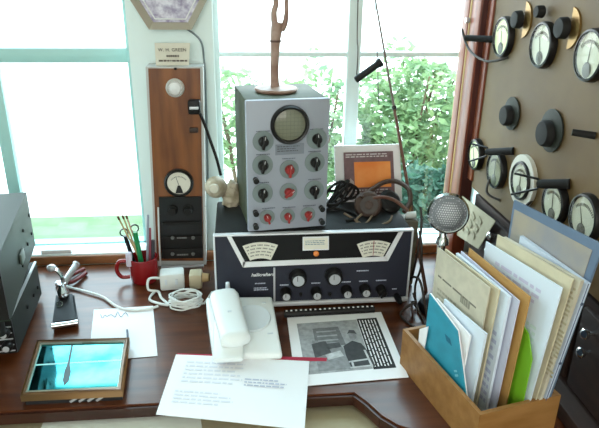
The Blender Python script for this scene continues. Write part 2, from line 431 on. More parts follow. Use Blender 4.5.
pknob(1.133, 1.183, .021); pknob(.972, 1.187, .024); pknob(1.061, 1.386, .011, False)
def bar(p0, p1, r, prongs):
    b = B().cyl(p0, p1, r, r*.9, 12)
    o = b.build('plug_handle', SOFTB, ip)
    d = (V(p1)-V(p0)).normalized()
    pb = B()
    for dz in (.009, -.009):
        q = V(p1)+V((0, 0, dz)); pb.tube([q, q+d*prongs*.5+V((0, 0, dz*.6)), q+d*prongs+V((0, 0, dz*1.2))], .0022)
    if prongs: pb.build('prongs', BAKE, o)
bar((XP, 1.27, 1.318), (XP-.045, 1.32, 1.316), .0075, 0)
bar(at_x(514, 151, XP), at_x(487, 152, XP-.03), .008, .045)
bar(at_x(570, 184, XP), at_x(538, 184, XP-.035), .009, .045)
bar((XP, .846, 1.215), (XP-.03, .862, 1.217), .006, 0)
for pts in ([(XP, 1.19, 1.29), (XP-.02, 1.25, 1.275), (XP-.03, 1.33, 1.29), (XP-.035, 1.375, 1.33)], [(XP, 1.185, 1.05), (XP-.02, 1.16, 1.01), (XP, 1.13, 1.0)], [(XP, 1.0, 1.05), (XP-.03, .98, 1.03), (XP, .95, 1.03)]):
    B().tube(pts, .0027).build('lead_wire', CABLEB, ip)
B().cyl((XP-.022, 1.372, 1.35), (XP-.03, 1.372, 1.35), .006).build('hook', SILV, ip)

# tilted instruction card leaning against the cabinet
cc = [at_x(*p, .538) for p in ((462, 196), (495, 221), (478, 249), (452, 232))]
cardt = thing('instruction_card', (.538, 1.26, .8), 'tan printed card tilted against the dark cabinet behind the chrome microphone', 'card')
B().sheet(cc[0], cc[1], cc[2], cc[3], .002).build('card', mat('tan_card', (186, 178, 150), .7, var=.06, scale=40), cardt)
pb = B(); ux, uy = cc[1]-cc[0], cc[0]-cc[3]
for i in range(3):
    for j in range(3):
        c = bil(cc, .3+.2*i, .25+.22*j); pb.box(c+V((-.002, 0, 0)), (.0012, .018, .013), rot=Quaternion((1, 0, 0), .55).to_matrix())
pb.build('printed_squares', mat('grey_card_print', (170, 163, 138), .8), cardt)

# ------------------------------------------------------------------ receiver
RY = 1.143
rc = thing('radio_receiver', (.155, RY, DZ), 'wide charcoal communications receiver with two fan-shaped dials on the desk', 'radio')
RXa, RXb, RZa, RZb = -.062, .370, .757, .934
def P(x, y, dy=0.): p = at_y(x, y, RY); p.y += dy; return p
RG = mat('black_receiver_cabinet', (26, 28, 27), .65, var=.1, scale=60, spec=.25)
B().box(((RXa+RXb)/2, RY+.105, (RZa+RZb)/2), (RXb-RXa-.006, .19, RZb-RZa), bevel=.006).build('cabinet', RG, rc)
fr = B(); cx, cz = (RXa+RXb)/2, (RZa+RZb)/2
for c, s_ in (((cx, RY+.004, RZb-.003), (RXb-RXa, .014, .004)), ((cx, RY+.004, RZa+.005), (RXb-RXa, .02, .010)),
              ((RXa+.002, RY+.004, cz), (.004, .016, RZb-RZa)), ((RXb-.002, RY+.004, cz), (.004, .016, RZb-RZa))):
    fr.box(c, s_, bevel=.002)
fr.build('bezel', mat('bright_bezel', (222, 225, 228), .35, metal=.15), rc)
B().box((cx, RY+.006, cz), (RXb-RXa-.007, .012, RZb-RZa-.010)).build('front_panel', CHAR, rc)
def Q(zx, zy, dy=0.): return P(200+zx/2.604, 220+zy/2.604, dy)
win = B().prism([Q(72, 41), Q(524, 29), Q(482, 97), Q(112, 109)], (0, -.0015, 0)); win.build('dial_window', BLACK, rc)
bd = B()
bd.prism([Q(112, 108), Q(482, 94), Q(489, 105), Q(112, 122)], (0, -.003, 0))
bd.prism([Q(70, 42), Q(82, 42), Q(118, 110), Q(112, 122)], (0, -.003, 0)); bd.prism([Q(516, 31), Q(529, 29), Q(489, 105), Q(479, 97)], (0, -.003, 0))
bd.build('white_band', WHITEB, rc)
def fan(zx, zy, r0, r1, a0, a1, red):
    c = Q(zx, zy, -.0015); k = 1/2.604*.00215; n = 14
    pt = lambda r, a: c+V((math.sin(a)*r*k, 0, math.cos(a)*r*k))
    f = B().prism([pt(r1, a0+(a1-a0)*i/n) for i in range(n+1)]+[pt(r0, a1-(a1-a0)*i/n) for i in range(n+1)], (0, -.001, 0)).build('fan_dial', CREAM, rc)
    ln = B(); e = V((0, -.0016, 0))
    for q in range(4):
        r = r0+(r1-r0)*(.2+.2*q); m = 10
        for i in range(22):
            a = a0+(a1-a0)*(.06+.88*i/22); b_ = a+(a1-a0)*.028
            if (i*7+q*3) % 5: ln.prism([pt(r, a)+e, pt(r, b_)+e, pt(r+3.4, b_)+e, pt(r+3.4, a)+e], (0, -.0003, 0))
    ln.build('scale_marks', mat('dial_scale_ink', (124, 124, 116), .7), f)
    if red is not None: B().prism([pt(r0, red-.008)+e, pt(r1, red-.008)+e, pt(r1, red+.008)+e, pt(r0, red+.008)+e], (0, -.0005, 0)).build('pointer', REDM, f)
fan(158, 157, 66, 112, -.42, .42, None); fan(446, 149, 66, 110, -.42, .42, .0)
mt = B().prism([Q(267, 43, -.0015), Q(335, 41, -.0015), Q(335, 76, -.0015), Q(267, 78, -.0015)], (0, -.002, 0)).build('signal_meter', WHITEB, rc)
B().prism([Q(270, 46, -.0036), Q(332, 44, -.0036), Q(332, 73, -.0036), Q(270, 75, -.0036)], (0, -.0005, 0)).build('meter_face', CREAM, mt)
mk = B(); words(mk, Q(274, 52, -.004), (1, 0, 0), (0, 0, 1), .045, .012, 3, 4, lift=.0002); mk.build('scale_marks', mat('meter_scale_ink', (128, 150, 160), .7), mt)
B().lathe([(.0062, 0), (.0062, .003), (.004, .005), (0, .0055)], Q(302, 86, -.0015), (0, -1, 0), 16).build('pilot_light', ORANGE, rc)
def rknob(zx, zy, r, cap=SILV):
    o = Q(zx, zy-(7 if r > .015 else 9), 0); k = B().lathe([(r*1.05, 0), (r*1.05, .004), (r, .005), (r*.94, .022), (r*.85, .0235), (0, .0235)], o, (0, -1, 0), 28).build('knob', BAKE, rc)
    if cap:
        B().lathe([(r*.68, 0), (r*.68, .0012), (0, .0016)], o+V((0, -.0235, 0)), (0, -1, 0), 24).build('cap', cap, k)
        B().box(o+V((-r*.12, -.0253, r*.3)), (.0012, .0006, r*.6)).build('index_line', INK, k)
    else: B().box(o+V((0, -.026, 0)), (.004, .008, r*1.7), rot=Quaternion((0, 1, 0), .5).to_matrix(), bevel=.001).build('pointer', BAKE, k)
rknob(254, 153, .0185); rknob(347, 149, .0185)
for zx, zy in ((223, 196), (302, 194), (380, 190), (428, 187)): rknob(zx, zy, .012)
rknob(470, 188, .011, None)
B().box(Q(193.5, 168, -.001), (.004, .004, .084)).build('divider_strip', SILV, rc)
for zx in (262, 338): 
    o = Q(zx, 192, 0); B().lathe([(.004, 0), (.004, .003), (.002, .004), (.002, .010), (0, .011)], o, (0, -1, 0), 10).build('toggle_switch', SOFTB, rc)
B().lathe([(.0075, 0), (.0075, .018), (.005, .03), (.003, .034)], Q(512, 197, 0), (0, -1, 0), 14).build('headphone_plug', BLACK, rc)
lettering('hallicrafters', .0105, Q(163, 142, -.001), (1, 0, .0), (0, 0, 1), WHITEB, rc, bold=.0002, shear=.25)
for zx, zy, wd, rows in ((408, 131, .032, 1), (143, 164, .028, 1), (140, 176, .034, 2), (245, 93, .012, 1), (335, 91, .024, 1), (208, 168, .02, 1), (290, 163, .022, 1), (368, 160, .026, 1), (414, 158, .022, 1), (458, 156, .024, 1), (500, 178, .013, 1)):
    words(B(), Q(zx, zy, 0), (1, 0, 0), (0, 0, 1), wd, .0045*rows, rows, zx, ink=.6, lift=.0003).build('panel_legend', LTINK, rc)
for x in (RXa+.05, RXb-.05):
    for y in (RY+.03, RY+.17): B().cyl((x, y, DZ+.0003), (x, y, RZa+.002), .012, seg=14).build('foot', SOFTB, rc)

# ------------------------------------------------------------------ oscilloscope
SY = 1.153; SZ = RZb+.0005
sc = thing('oscilloscope', (.09, SY+.1, SZ), 'tall grey-faced oscilloscope with round screen standing on the receiver', 'oscilloscope')
def S(x, y, dy=0.): p = at_y(x, y, SY); p.y += dy; return p
sx0, sx1, sz1 = .004, .174, 1.214
B().box(((sx0+sx1)/2, SY+.099, (SZ+.004+sz1)/2), (sx1-sx0-.004, .174, sz1-SZ-.006), bevel=.003).build('case', SCOPEB, sc)
B().box(((sx0+sx1)/2, SY+.007, (SZ+.003+sz1)/2), (sx1-sx0, .012, sz1-SZ-.003), bevel=.002).build('front_panel', SCOPEF, sc)
for x in (sx0+.02, sx1-.02):
    for y in (SY+.03, SY+.16): B().cyl((x, y, SZ), (x, y, SZ+.007), .008, seg=12).build('foot', SOFTB, sc)
sc.location.x -= .0055
sc.rotation_euler.z = math.radians(7.5)
def Z7(zx, zy, dy=0.): return S(225+zx/2.594, 75+zy/2.594, dy)
sxr = .0365
cr = B().lathe([(sxr*1.08, 0), (sxr*1.08, .006), (sxr, .011), (sxr*.9, .010), (sxr*.86, .004)], Z7(158, 129), (0, -1, 0), 36, cap=False).build('screen_bezel', BAKE, sc)
B().lathe([(sxr*.88, .003), (sxr*.6, .006), (0, .0075)], Z7(158, 129), (0, -1, 0), 32, cap=False).build('screen', SCREEN, cr)
gr = B()
for k in range(-3, 4):
    L = math.sqrt(1-(k/4)**2)*sxr*.82
    o = Z7(158, 129, -.0082); gr.box(o+V((k*sxr*.21, 0, 0)), (.0005, .0004, 2*L)); gr.box(o+V((0, 0, k*sxr*.21)), (2*L, .0004, .0005))
gr.build('graticule', mat('graticule_lines', (96, 100, 84), .6), cr)
npl = B().prism([Z7(120, 180), Z7(196, 178), Z7(196, 205), Z7(120, 207)], (0, -.0015, 0)).build('nameplate', mat('grey_nameplate', (132, 138, 148), .4, metal=.3), sc)
wd = B(); words(wd, Z7(125, 184, -.0016), (1, 0, 0), (0, 0, 1), .048, .014, 3, 3, lift=.0002); wd.build('plate_lettering', mat('dark_grey_legend', (86, 90, 98), .7), npl)
def sknob(zx, zy, m, rs, ang, skirt=DIALG):
    o = Z7(zx, zy); r = rs
    k = B().lathe([(r*.62, .002), (r*.62, .010), (r*.5, .013), (0, .0135)], o, (0, -1, 0), 20)
    q = Quaternion((0, 1, 0), ang).to_matrix(); k.box(o+V((0, -.0145, 0)), (r*.34, .009, r*1.7), rot=q, bevel=.0012)
    k = k.build('knob', m, sc)
    if skirt: B().lathe([(r*1.3, 0), (r*1.3, .0015), (0, .002)], o, (0, -1, 0), 28).build('dial_skirt', skirt, k)
    B().box(o+q@V((0, -.0195, r*.6)), (.0009, .0004, r*.4), rot=q).build('index_line', WHITEB, k)
for zx, zy, a in ((88, 170, .15), (230, 168, -.1), (87, 231, .2), (225, 229, 0), (87, 304, .1), (223, 302, 0)): sknob(zx, zy, BAKE, .0165, a)
sknob(157, 245, REDM, .0155, .1); sknob(155, 303, REDM, .0145, .9)
for zx, zy, a in ((99, 366, -.3), (153, 366, 0), (207, 364, .4)): sknob(zx, zy, REDM, .0125, a, DIALG)
for zx, zy in ((68, 268), (68, 352), (68, 386), (242, 348), (242, 382)):
    B().lathe([(.0055, 0), (.0055, .004), (.0035, .005), (.005, .007), (.006, .014), (0, .0155)], Z7(zx, zy), (0, -1, 0), 14).build('binding_post', BAKE, sc)
SLI = mat('dark_grey_panel_legend', (88, 92, 104), .7)
for zx, zy in ((70, 143), (212, 142), (70, 203), (208, 200), (70, 276), (208, 273), (138, 216), (86, 343), (140, 343), (194, 341)):
    words(B(), Z7(zx, zy, -.0002), (1, 0, 0), (0, 0, 1), .028, .004, 1, zx+zy, lift=.0003, ragged=.05).build('panel_legend', SLI, sc)

# ------------------------------------------------------------------ forked figurine on the scope
fz = sz1; FY = SY+.096
def Fp(x, y, dy=0.): p = at_y(x, y, FY); p.y += dy; return p
fg = thing('forked_carving', (.075, FY, fz), 'rosy-brown weathered carving with a forked top on a thin round base on the oscilloscope', 'carving')
c0 = Fp(276, 88); c0.z = fz
B().lathe([(0, .0), (.043, .0), (.046, .004), (.044, .007), (.02, .009), (0, .009)], (c0.x, c0.y, fz+.0003), (0, 0, 1), 30).build('base_disc', BRONZE, fg)
st = [Fp(275, 84), Fp(274.5, 70), Fp(275, 55), Fp(275.5, 40), Fp(277, 27), Fp(278, 22)]
st[0].z = fz+.008
b = B().tube(st, .009, seg=14, radii=[.0095, .0088, .0092, .0105, .0125, .012])
b.tube([Fp(276, 30), Fp(274.5, 22), Fp(274, 12), Fp(276, 4), Fp(275, -6), Fp(274, -22)], .005, seg=10, radii=[.007, .007, .0062, .0056, .006, .002])
b.tube([Fp(281, 30), Fp(285, 23), Fp(286.5, 12), Fp(286.5, 0), Fp(287, -24)], .004, seg=10, radii=[.008, .006, .0044, .0045, .002])
b.build('stem', BRONZE, fg)
B().ring(Fp(275.5, 42), (0, 0, 1), .0085, .0118, .004).build('collar', mat('dark_collar', (92, 64, 56), .5), fg)

# ------------------------------------------------------------------ wooden instrument box on the mullion
BY = 1.368
def Bx(x, y, dy=0.): p = at_y(x-.2, y-.7, BY); p.y += dy; return p
wbx = thing('wooden_meter_box', (-.148, BY+.03, DZ), 'tall narrow brown wooden instrument box with a round meter, against the white window mullion', 'instrument')
bxl, bxr, bz0, bz1 = -.212, -.080, DZ+.001, 1.242
TL, TR, BR_, BL_ = Bx(145.6, 66), Bx(203, 66), Bx(206.5, 264), Bx(155.5, 264)
TL.z = TR.z = 1.247; BR_.z = BL_.z = DZ+.001
B().prism([TL, TR, BR_, BL_], (0, .058, 0)).build('case', mat('pale_box_sides', (196, 198, 196), .5), wbx)
B().prism([Bx(148.5, 69), Bx(200.4, 69), Bx(203.8, 261), Bx(157.5, 261)], (0, -.003, 0)).build('front_board', BOXW, wbx)
def Fz(zx, zy, dy=-.003): return Bx(90+zx/3.054, 60+zy/3.054, dy)
dl = B().lathe([(.021, 0), (.021, .005), (.017, .008), (.0155, .005), (0, .005)], Fz(261, 86), (0, -1, 0), 26).build('dial', mat('pale_dial_ring', (206, 204, 200), .35, metal=.3), wbx)
B().lathe([(.015, 0), (.012, .005), (.005, .007), (0, .0072)], Fz(261, 86)+V((0, -.0045, 0)), (0, -1, 0), 20).build('dial_cap', mat('white_dial_cap', (228, 228, 228), .3), dl)
B().box(Fz(262, 28)+V((0, -.002, 0)), (.006, .004, .005), bevel=.001).build('latch', SOFTB, wbx)
B().box(Fz(318, 214)+V((0, -.004, 0)), (.02, .008, .012), bevel=.002).build('bracket', mat('dark_brown_bracket', (52, 32, 22), .5), wbx)
mm = Fz(273, 374)
mb = B().lathe([(.0345, 0), (.0345, .010), (.031, .014), (.0285, .012), (.028, .006), (0, .006)], mm, (0, -1, 0), 32).build('meter', BAKE, wbx)
B().lathe([(.0275, 0), (.0275, .0012), (0, .0012)], mm+V((0, -.0063, 0)), (0, -1, 0), 28).build('dial_face', CREAM, mb)
nb = B(); c = mm+V((0, -.008, -.006))
nb.cyl(c, c+V((-.006, 0, .022)), .0006, .0005, 6)
for k in range(13):
    t = -.85+1.7*k/12; nb.cyl(c+V((math.sin(t)*.021, 0, math.cos(t)*.021)), c+V((math.sin(t)*.024, 0, math.cos(t)*.024)), .0006, .0006, 5)
nb.prism([c+V((-.009, 0, -.018)), c+V((.009, 0, -.018)), c+V((.003, 0, .0)), c+V((-.003, 0, 0))], (0, -.004, 0))
nb.build('needle_and_scale', INK, mb)
bp_ = B().prism([Fz(212, 418), Fz(342, 416), Fz(346, 602), Fz(220, 604)], (0, -.006, 0)).build('control_panel', BAKE, wbx)
def Gz(zx, zy, dy=-.009): return Bx(90+zx/2.854, 180+zy/2.854, dy)
for zx in (238, 282):
    B().lathe([(.0125, 0), (.0125, .006), (.010, .008), (.009, .018), (0, .019)], Gz(zx, 83), (0, -1, 0), 20).build('knob', SOFTB, wbx)
for zy in (120, 171, 205):
    p = Gz(266, zy); B().box(p+V((0, -.003, 0)), (.096, .006, .027 if zy > 120 else .008), bevel=.0015).build('terminal_block', SOFTB, wbx)
    if zy > 120:
        for zx in (238, 296): B().lathe([(.0045, 0), (.0045, .003), (0, .004)], Gz(zx, zy-12 if zy < 190 else zy, -.0155), (0, -1, 0), 12).build('screw', mat('grey_screw', (120, 120, 118), .35, metal=.6), wbx)
WLM = mat('grey_panel_letters', (118, 118, 116), .7)
for zy in (158, 206): words(B(), Gz(250, zy, -.0152), (1, 0, 0), (0, 0, 1), .028, .006, 1, zy, ink=.7, lift=.0002).build('panel_legend', WLM, wbx)
tr = B()
for s_, (x0, y0, x1, y1) in ((0, (197, 75, 204, 240)), (1, (330, 75, 331, 180))):
    tr.tube([Gz(x0, y0, -.012), Gz((x0+x1)/2, (y0+y1)/2, -.018), Gz(x1, y1, -.012)], .002)
tr.build('side_wires', CABLEW, wbx)
B().box(Gz(266, 243)+V((0, -.002, 0)), (.106, .008, .006), bevel=.001).build('bottom_strip', SILV, wbx)

# plug clipped to the box's right edge with its lead
pg = thing('power_plug', Bx(196, 107), 'black plug on the right edge of the wooden box with a lead hanging down', 'plug')
B().box(Bx(195, 106, -.016), (.028, .024, .032), bevel=.004).build('plug_body', BLACK, pg)
B().box(Bx(195, 106, -.031), (.02, .006, .006), bevel=.001).build('grip', SILV, pg)
tb = B().tube([Bx(200, 112, -.012), Bx(205, 124, -.01), Bx(211, 142, -.004), Bx(217, 160, 0), Bx(221, 176, .0)], .0036); tb.build('lead', SOFTB, pg)
# nameplate card
nc = thing('name_card', Bx(172, 66, .02), 'small cream name card standing on top of the wooden instrument box', 'sign')
NB = BY+.02
n4 = [at_y(*p, NB) for p in ((154.5, 43), (190, 43), (189, 66), (156, 66))]; n4[2].z = n4[3].z = 1.2475
B().sheet(n4[0], n4[1], n4[2], n4[3], .003).build('card', mat('cream_card', (224, 220, 204), .6), nc)
NI = mat('dark_brown_ink', (104, 94, 86), .7)
cpos = lambda a, b_: bil(n4, a, b_)+V((0, -.0042, 0))
lettering('W. H. GREEN', .0098, cpos(.5, .3), (1, 0, 0), (0, 0, 1), NI, nc, bold=.0001, space=1.1)
lc = B(); words(lc, cpos(.33, .52), (1, 0, 0), (0, 0, 1), .028, .006, 1, 5, ink=.7, ragged=.02); words(lc, cpos(.1, .74), (1, 0, 0), (0, 0, 1), .066, .006, 1, 6, ink=.6, ragged=.02)
lc.build('printed_lines', NI, nc)
# hexagonal framed picture at the top of the mullion
hx = thing('hexagonal_frame', (-.15, 1.41, 1.41), 'hexagonal grey-framed plaque hanging on the mullion above the name card', 'frame')
HC = at_y(168, -9, 1.405); R_ = .0935
hp = lambda r, k, y: V((HC.x+r*math.cos(PI/3*k), y, HC.z+r*math.sin(PI/3*k)))
fb = B()
for k in range(6):
    a = [hp(R_, k, 1.428), hp(R_, k+1, 1.428), hp(R_, k+1, 1.40), hp(R_, k, 1.40)]; c = [hp(R_*.80, k, 1.428), hp(R_*.80, k+1, 1.428), hp(R_*.83, k+1, 1.412), hp(R_*.83, k, 1.412)]
    for q in ((a[0], a[1], a[2], a[3]), (a[3], a[2], c[2], c[3]), (c[3], c[2], c[1], c[0]), (c[0], c[1], a[1], a[0])): fb.bm.faces.new([fb.bm.verts.new(p) for p in q])
fb.build('frame', WGREY, hx)
B().prism([hp(R_*.84, k, 1.418) for k in range(6)], (0, .008, 0)).build('picture', mat('silvery_lavender_relief', (150, 140, 172), .45, alt=(226, 224, 236), scale=70, bump=.4), hx)
ib = B()
for k in range(3, 6): ib.cyl(hp(R_*.73, k, 1.417), hp(R_*.73, k+1, 1.417), .0016, seg=6)
ib.build('inner_border', WHITEB, hx)
cp = B().tube([hp(R_*.9, 4.86, 1.42), at_y(200, 40, 1.42), at_y(204, 60, 1.425), at_y(206, 100, 1.425), at_y(208, 180, 1.425)], .0022)
single('thin_grey_cord', cp, mat('grey_cord', (120, 132, 138), .6), at_y(208, 180, 1.425), 'thin grey cord running down the mullion from the hexagonal plaque', 'cord')

# small shell ornament between box and scope
sh = thing('ceramic_ornament', (-.045, 1.30, RZb), 'small tan rounded ornament on the receiver just left of the oscilloscope', 'ornament')
SHM = mat('tan_ceramic', (158, 146, 122), .45, alt=(196, 186, 164), scale=50, bump=.3)
def Sh(x, y, Y=1.30): return at_y(x, y, Y)
b = B().lathe([(.0, 0), (.022, .002), (.026, .010), (.022, .022), (.012, .03), (0, .031)], Sh(216, 188)+V((0, .012, 0)), (0, -1, .15), 20)
b.build('round_end', SHM, sh)
B().lathe([(.012, 0), (.010, .004), (0, .005)], Sh(214.5, 186)+V((0, -.018, 0)), (-.1, -1, .15), 16).build('pale_centre', mat('pale_centre_glaze', (214, 212, 196), .25), sh)
b = B().sphere(Sh(231.5, 197)+V((0, .012, -.002)), .032, .72, .6, 1.15, 28)
for q in b.bm.verts:
    e = math.sin(q.co.x*330+q.co.z*120)*math.cos(q.co.z*260-q.co.x*90)+.6*math.sin(q.co.z*420+q.co.y*300)
    c = Sh(231.5, 197)+V((0, .012, -.002)); q.co += (q.co-c)*.12*e
    if q.co.z < RZb+.0006: q.co.z = RZb+.0006
b.build('crumpled_body', SHM, sh, sharp=25)

# ------------------------------------------------------------------ things on the receiver top
gy = 1.312
pc = thing('framed_picture', (.305, gy, RZb), 'white framed picture of an orange sunset standing at the back of the receiver', 'picture')
c4 = [at_y(*p, gy) for p in ((335, 147.5), (401, 145.5), (403, 193), (336.5, 195))]
c4[2].z = c4[3].z = RZb+.001
for p in (c4[0], c4[1]): p.y += .012
B().sheet(*c4, th=.006).build('mat_board', PAPER, pc)
nrm = V((0, -.0072, 0))
def C4(a, b_, k=1): return bil(c4, a, b_)+nrm*k
def quadp(bb, a0, b0, a1, b1, k, e=.0006): return bb.prism([C4(a0, b0, k), C4(a1, b0, k), C4(a1, b1, k), C4(a0, b1, k)], (0, -e, 0))
quadp(B(), .13, .1, .88, .86, 1).build('border_print', mat('brown_purple_print', (120, 92, 96), .6, var=.2, scale=60), pc)
quadp(B(), .28, .27, .83, .72, 1.15).build('sunset_print', mat('orange_print', (232, 124, 44), .6, alt=(246, 160, 84), scale=14), pc)
CPI = mat('caption_ink', (214, 206, 206), .7)
words(B(), C4(.16, .13, 1.15), c4[1]-c4[0], (0, 0, 1), .1, .011, 2, 8, ink=.5, ragged=.02).build('caption_lines', CPI, pc)
words(B(), C4(.16, .76, 1.15), c4[1]-c4[0], (0, 0, 1), .1, .013, 2, 9, ink=.5, ragged=.02).build('caption_lines', CPI, pc)
B().prism([C4(.14, .86, 1.12), C4(.14, .7, 1.12), C4(.22, .55, 1.12), C4(.27, .62, 1.12), C4(.28, .86, 1.12)], (0, -.0005, 0)).build('figure_print', mat('grey_print_shape', (176, 164, 160), .6), pc)
# headphones
hpn = thing('headphones', (.3, 1.24, RZb), 'old brown and black headphones lying on the receiver in front of the framed picture', 'headphones')
hy = 1.235
H = lambda x, y, Y=hy: at_y(x, y, Y)
b = B().lathe([(.018, 0), (.029, .003), (.032, .012), (.028, .02), (.012, .026), (0, .026)], H(369, 208)+V((.0, .012, .004)), (-.25, -1, .35), 24); b.build('ear_cup', BROWNL, hpn)
b = B().lathe([(.016, 0), (.027, .003), (.029, .012), (.02, .02), (0, .021)], H(391, 209)+V((0, .03, .003)), (.3, -.7, .7), 24); b.build('ear_cup', SOFTB, hpn)
B().ring(H(369, 208)+V((-.003, -.012, .012)), (-.25, -1, .35), .010, .020, .006).build('ear_pad', CABLEB, hpn)
B().tube([H(361, 198), H(371, 190, 1.26), H(385, 182, 1.29), H(398, 182, 1.27), H(409, 190, 1.24), H(410, 202, 1.22), H(404, 212, 1.2)], .0055, seg=8).build('headband', BROWNL, hpn)
B().tube([H(364, 203), H(378, 197, 1.22), H(394, 200, 1.22), H(408, 211, 1.2)], .0042, seg=8).build('headband', mat('red_brown_leather', (96, 60, 46), .55), hpn)
b = B().tube([H(362, 214, 1.2), H(356, 222, 1.19), H(372, 227, 1.175), H(388, 222, 1.18), H(392, 216, 1.2)], .0025); b.tube([H(372, 216, 1.2), H(364, 224, 1.185), H(352, 218, 1.2), H(344, 213, 1.21)], .0025)
b.build('cord', mat('tan_cord', (112, 96, 76), .7), hpn)
# black cable coil behind scope
b = B()
for k in range(6):
    cx_, cy_, z_ = .208+.008*k, 1.272+.004*k, RZb+.024+.004*(k % 3); pts = []
    for i in range(13):
        a = 2*PI*i/12+k; pts.append((cx_+(.026+.003*(k % 2))*math.cos(a), cy_+.014*math.sin(a+k*.5), z_+(.012+.0035*((k*5) % 6))*math.sin(a+.7*k)+.004))
    b.tube(pts, .0034, n=3, seg=6)
b.tube([(.2, 1.27, RZb+.004), (.24, 1.25, RZb+.004), (.26, 1.21, RZb+.004), (.23, 1.19, RZb+.004)], .0034)
single('cable_coil', b, SOFTB, (.22, 1.27, RZb), 'coil of black cable on the receiver beside the right side of the oscilloscope', 'cable')
# whip rod
p0, p1 = at_z(426, 291, DZ+.001), at_y(374, -8, 1.425)
rod = thing('whip_rod', p0, 'long thin brown rod leaning from the desk up against the window', 'rod')
mid = p0+(p1-p0)*.62
B().tube([p0, p0+(mid-p0)*.5, mid], .004, radii=[.0045, .004, .0034]).build('lower_section', mat('brown_cane', (104, 66, 50), .5, var=.2, scale=60), rod)
B().tube([mid, (mid+p1)/2, p1], .0022, radii=[.003, .0025, .002]).build('upper_section', mat('grey_brown_cane', (112, 96, 88), .5), rod)
for f in (.3, .62): q = p0+(p1-p0)*f; B().cyl(q-(p1-p0)*.006, q+(p1-p0)*.006, .0055, seg=10).build('ferrule', BAKE, rod)
# hanging black bar
hb = thing('hanging_bar', at_y(368, 71, 1.38), 'short black bar hanging tilted on thin cords in front of the right window', 'handle')
a, c = at_y(355, 80.5, 1.38), at_y(381.5, 61.5, 1.38)
B().lathe([(.0, 0), (.007, .001), (.0085, .006), (.008, .02), (.008, (c-a).length-.014), (.0105, (c-a).length-.008), (.0105, (c-a).length), (0, (c-a).length+.001)], a, c-a, 14).build('bar', BLACK, hb)
b = B().tube([at_y(356.5, 78, 1.38), at_y(358, 50, 1.40), at_y(358, 0, 1.42), V((.27, 1.43, 2.1))], .0014, seg=6); b.tube([at_y(378, 66, 1.38), at_y(377, 48, 1.39), at_y(376, -10, 1.41), V((.31, 1.43, 2.1))], .0011, seg=6)
b.tube([at_y(378, 66, 1.38), at_y(378, 85, 1.38), at_y(379, 105, 1.38)], .0011, seg=6)
b.build('cords', mat('dark_cord', (70, 66, 66), .7), hb)

# ------------------------------------------------------------------ microphone
mc = thing('microphone', (.428, 1.12, DZ), 'round chrome lollipop microphone on a stand to the right of the receiver', 'microphone')
MC = at_y(448, 213, 1.1); ax = (CP-MC); ax = V((ax.x+.12, ax.y, ax.z*.55)).normalized()
hd = B().lathe([(.0, -.03), (.022, -.027), (.037, -.014), (.043, 0), (.043, .007), (.039, .012), (.036, .010)], MC, ax, 36, cap=False).build('head', CHROME, mc)
B().lathe([(.037, .009), (.030, .016), (.016, .021), (0, .022)], MC, ax, 30, cap=False).build('grille', mat('grey_grille', (130, 134, 140), .5, metal=.2), hd)
u, v, a_ = frame_of(ax); gb = B()
for i in range(-7, 8):
    for j in range(-7, 8):
        x, y = i*.0046+(j % 2)*.0023, j*.0046
        r2 = x*x+y*y
        if r2 < .034**2: gb.box(MC+u*x+v*y+a_*(.0225-.0135*r2/.037**2), (.0026, .0026, .0026), rot=Matrix((u, v, a_)).transposed())
gb.build('grille_mesh', mat('bright_mesh', (208, 212, 216), .35, metal=.2), hd)
sb = at_y(444, 238, 1.11)
B().lathe([(.014, 0), (.012, .012), (.008, .016), (.006, .03)], (MC.x, 1.112, MC.z-.075), (0, 0, 1), 16).build('neck_joint', CHROME, mc)
B().cyl((MC.x, 1.112, DZ+.02), (MC.x, 1.112, MC.z-.07), .0075).build('stand_post', CHROME, mc)
B().lathe([(0, 0), (.038, 0), (.039, .008), (.034, .018), (.014, .026), (.010, .03)], (MC.x, 1.112, DZ+.0003), (0, 0, 1), 30).build('stand_base', BLACK, mc)
# cables & bits right of the receiver
b = B()
def dp(x, y, z=DZ+.004): return at_z(x, y, z)
for pts in ([P(409, 296, -.03), (.368, 1.08, .79), (.34, 1.09, DZ+.005), (.355, 1.04, DZ+.004), (.38, 1.03, DZ+.004), (.384, 1.09, DZ+.004), (.385, 1.15, .77)],
            [(.392, 1.19, .79), (.388, 1.16, .86), (.392, 1.16, .93), (.396, 1.19, .965)],
            [(.388, 1.21, .76), (.384, 1.17, .80), (.38, 1.1, .83), (.384, 1.06, .79), (.39, 1.05, DZ+.005)],
            [(.35, 1.05, DZ+.004), (.375, 1.02, DZ+.004), (.384, 1.06, DZ+.004), (.375, 1.09, DZ+.02), (.38, 1.14, DZ+.004)],
            [(.377, 1.125, .938), (.382, 1.115, .90), (.386, 1.12, .85), (.381, 1.13, .80), (.384, 1.12, DZ+.004)]):
    b.tube(pts, .0028)
single('cable_tangle', b, CABLEB, (.4, 1.12, DZ), 'tangle of dark brown cables between the receiver and the microphone', 'cable')
aj = thing('antenna_connector', (.388, 1.245, DZ), 'small grey-green block with a white terminal on the right of the receiver', 'connector')
B().box((.388, 1.245, .835), (.036, .045, .168), bevel=.004).build('block', mat('mottled_grey_green', (92, 92, 76), .6, alt=(124, 116, 96), scale=50), aj)
B().cyl((.378, 1.24, .926), (.402, 1.236, .929), .008).build('terminal', CABLEW, aj)
B().cyl((.388, 1.245, .918), (.388, 1.245, .955), .004).build('stud', BRASS, aj)
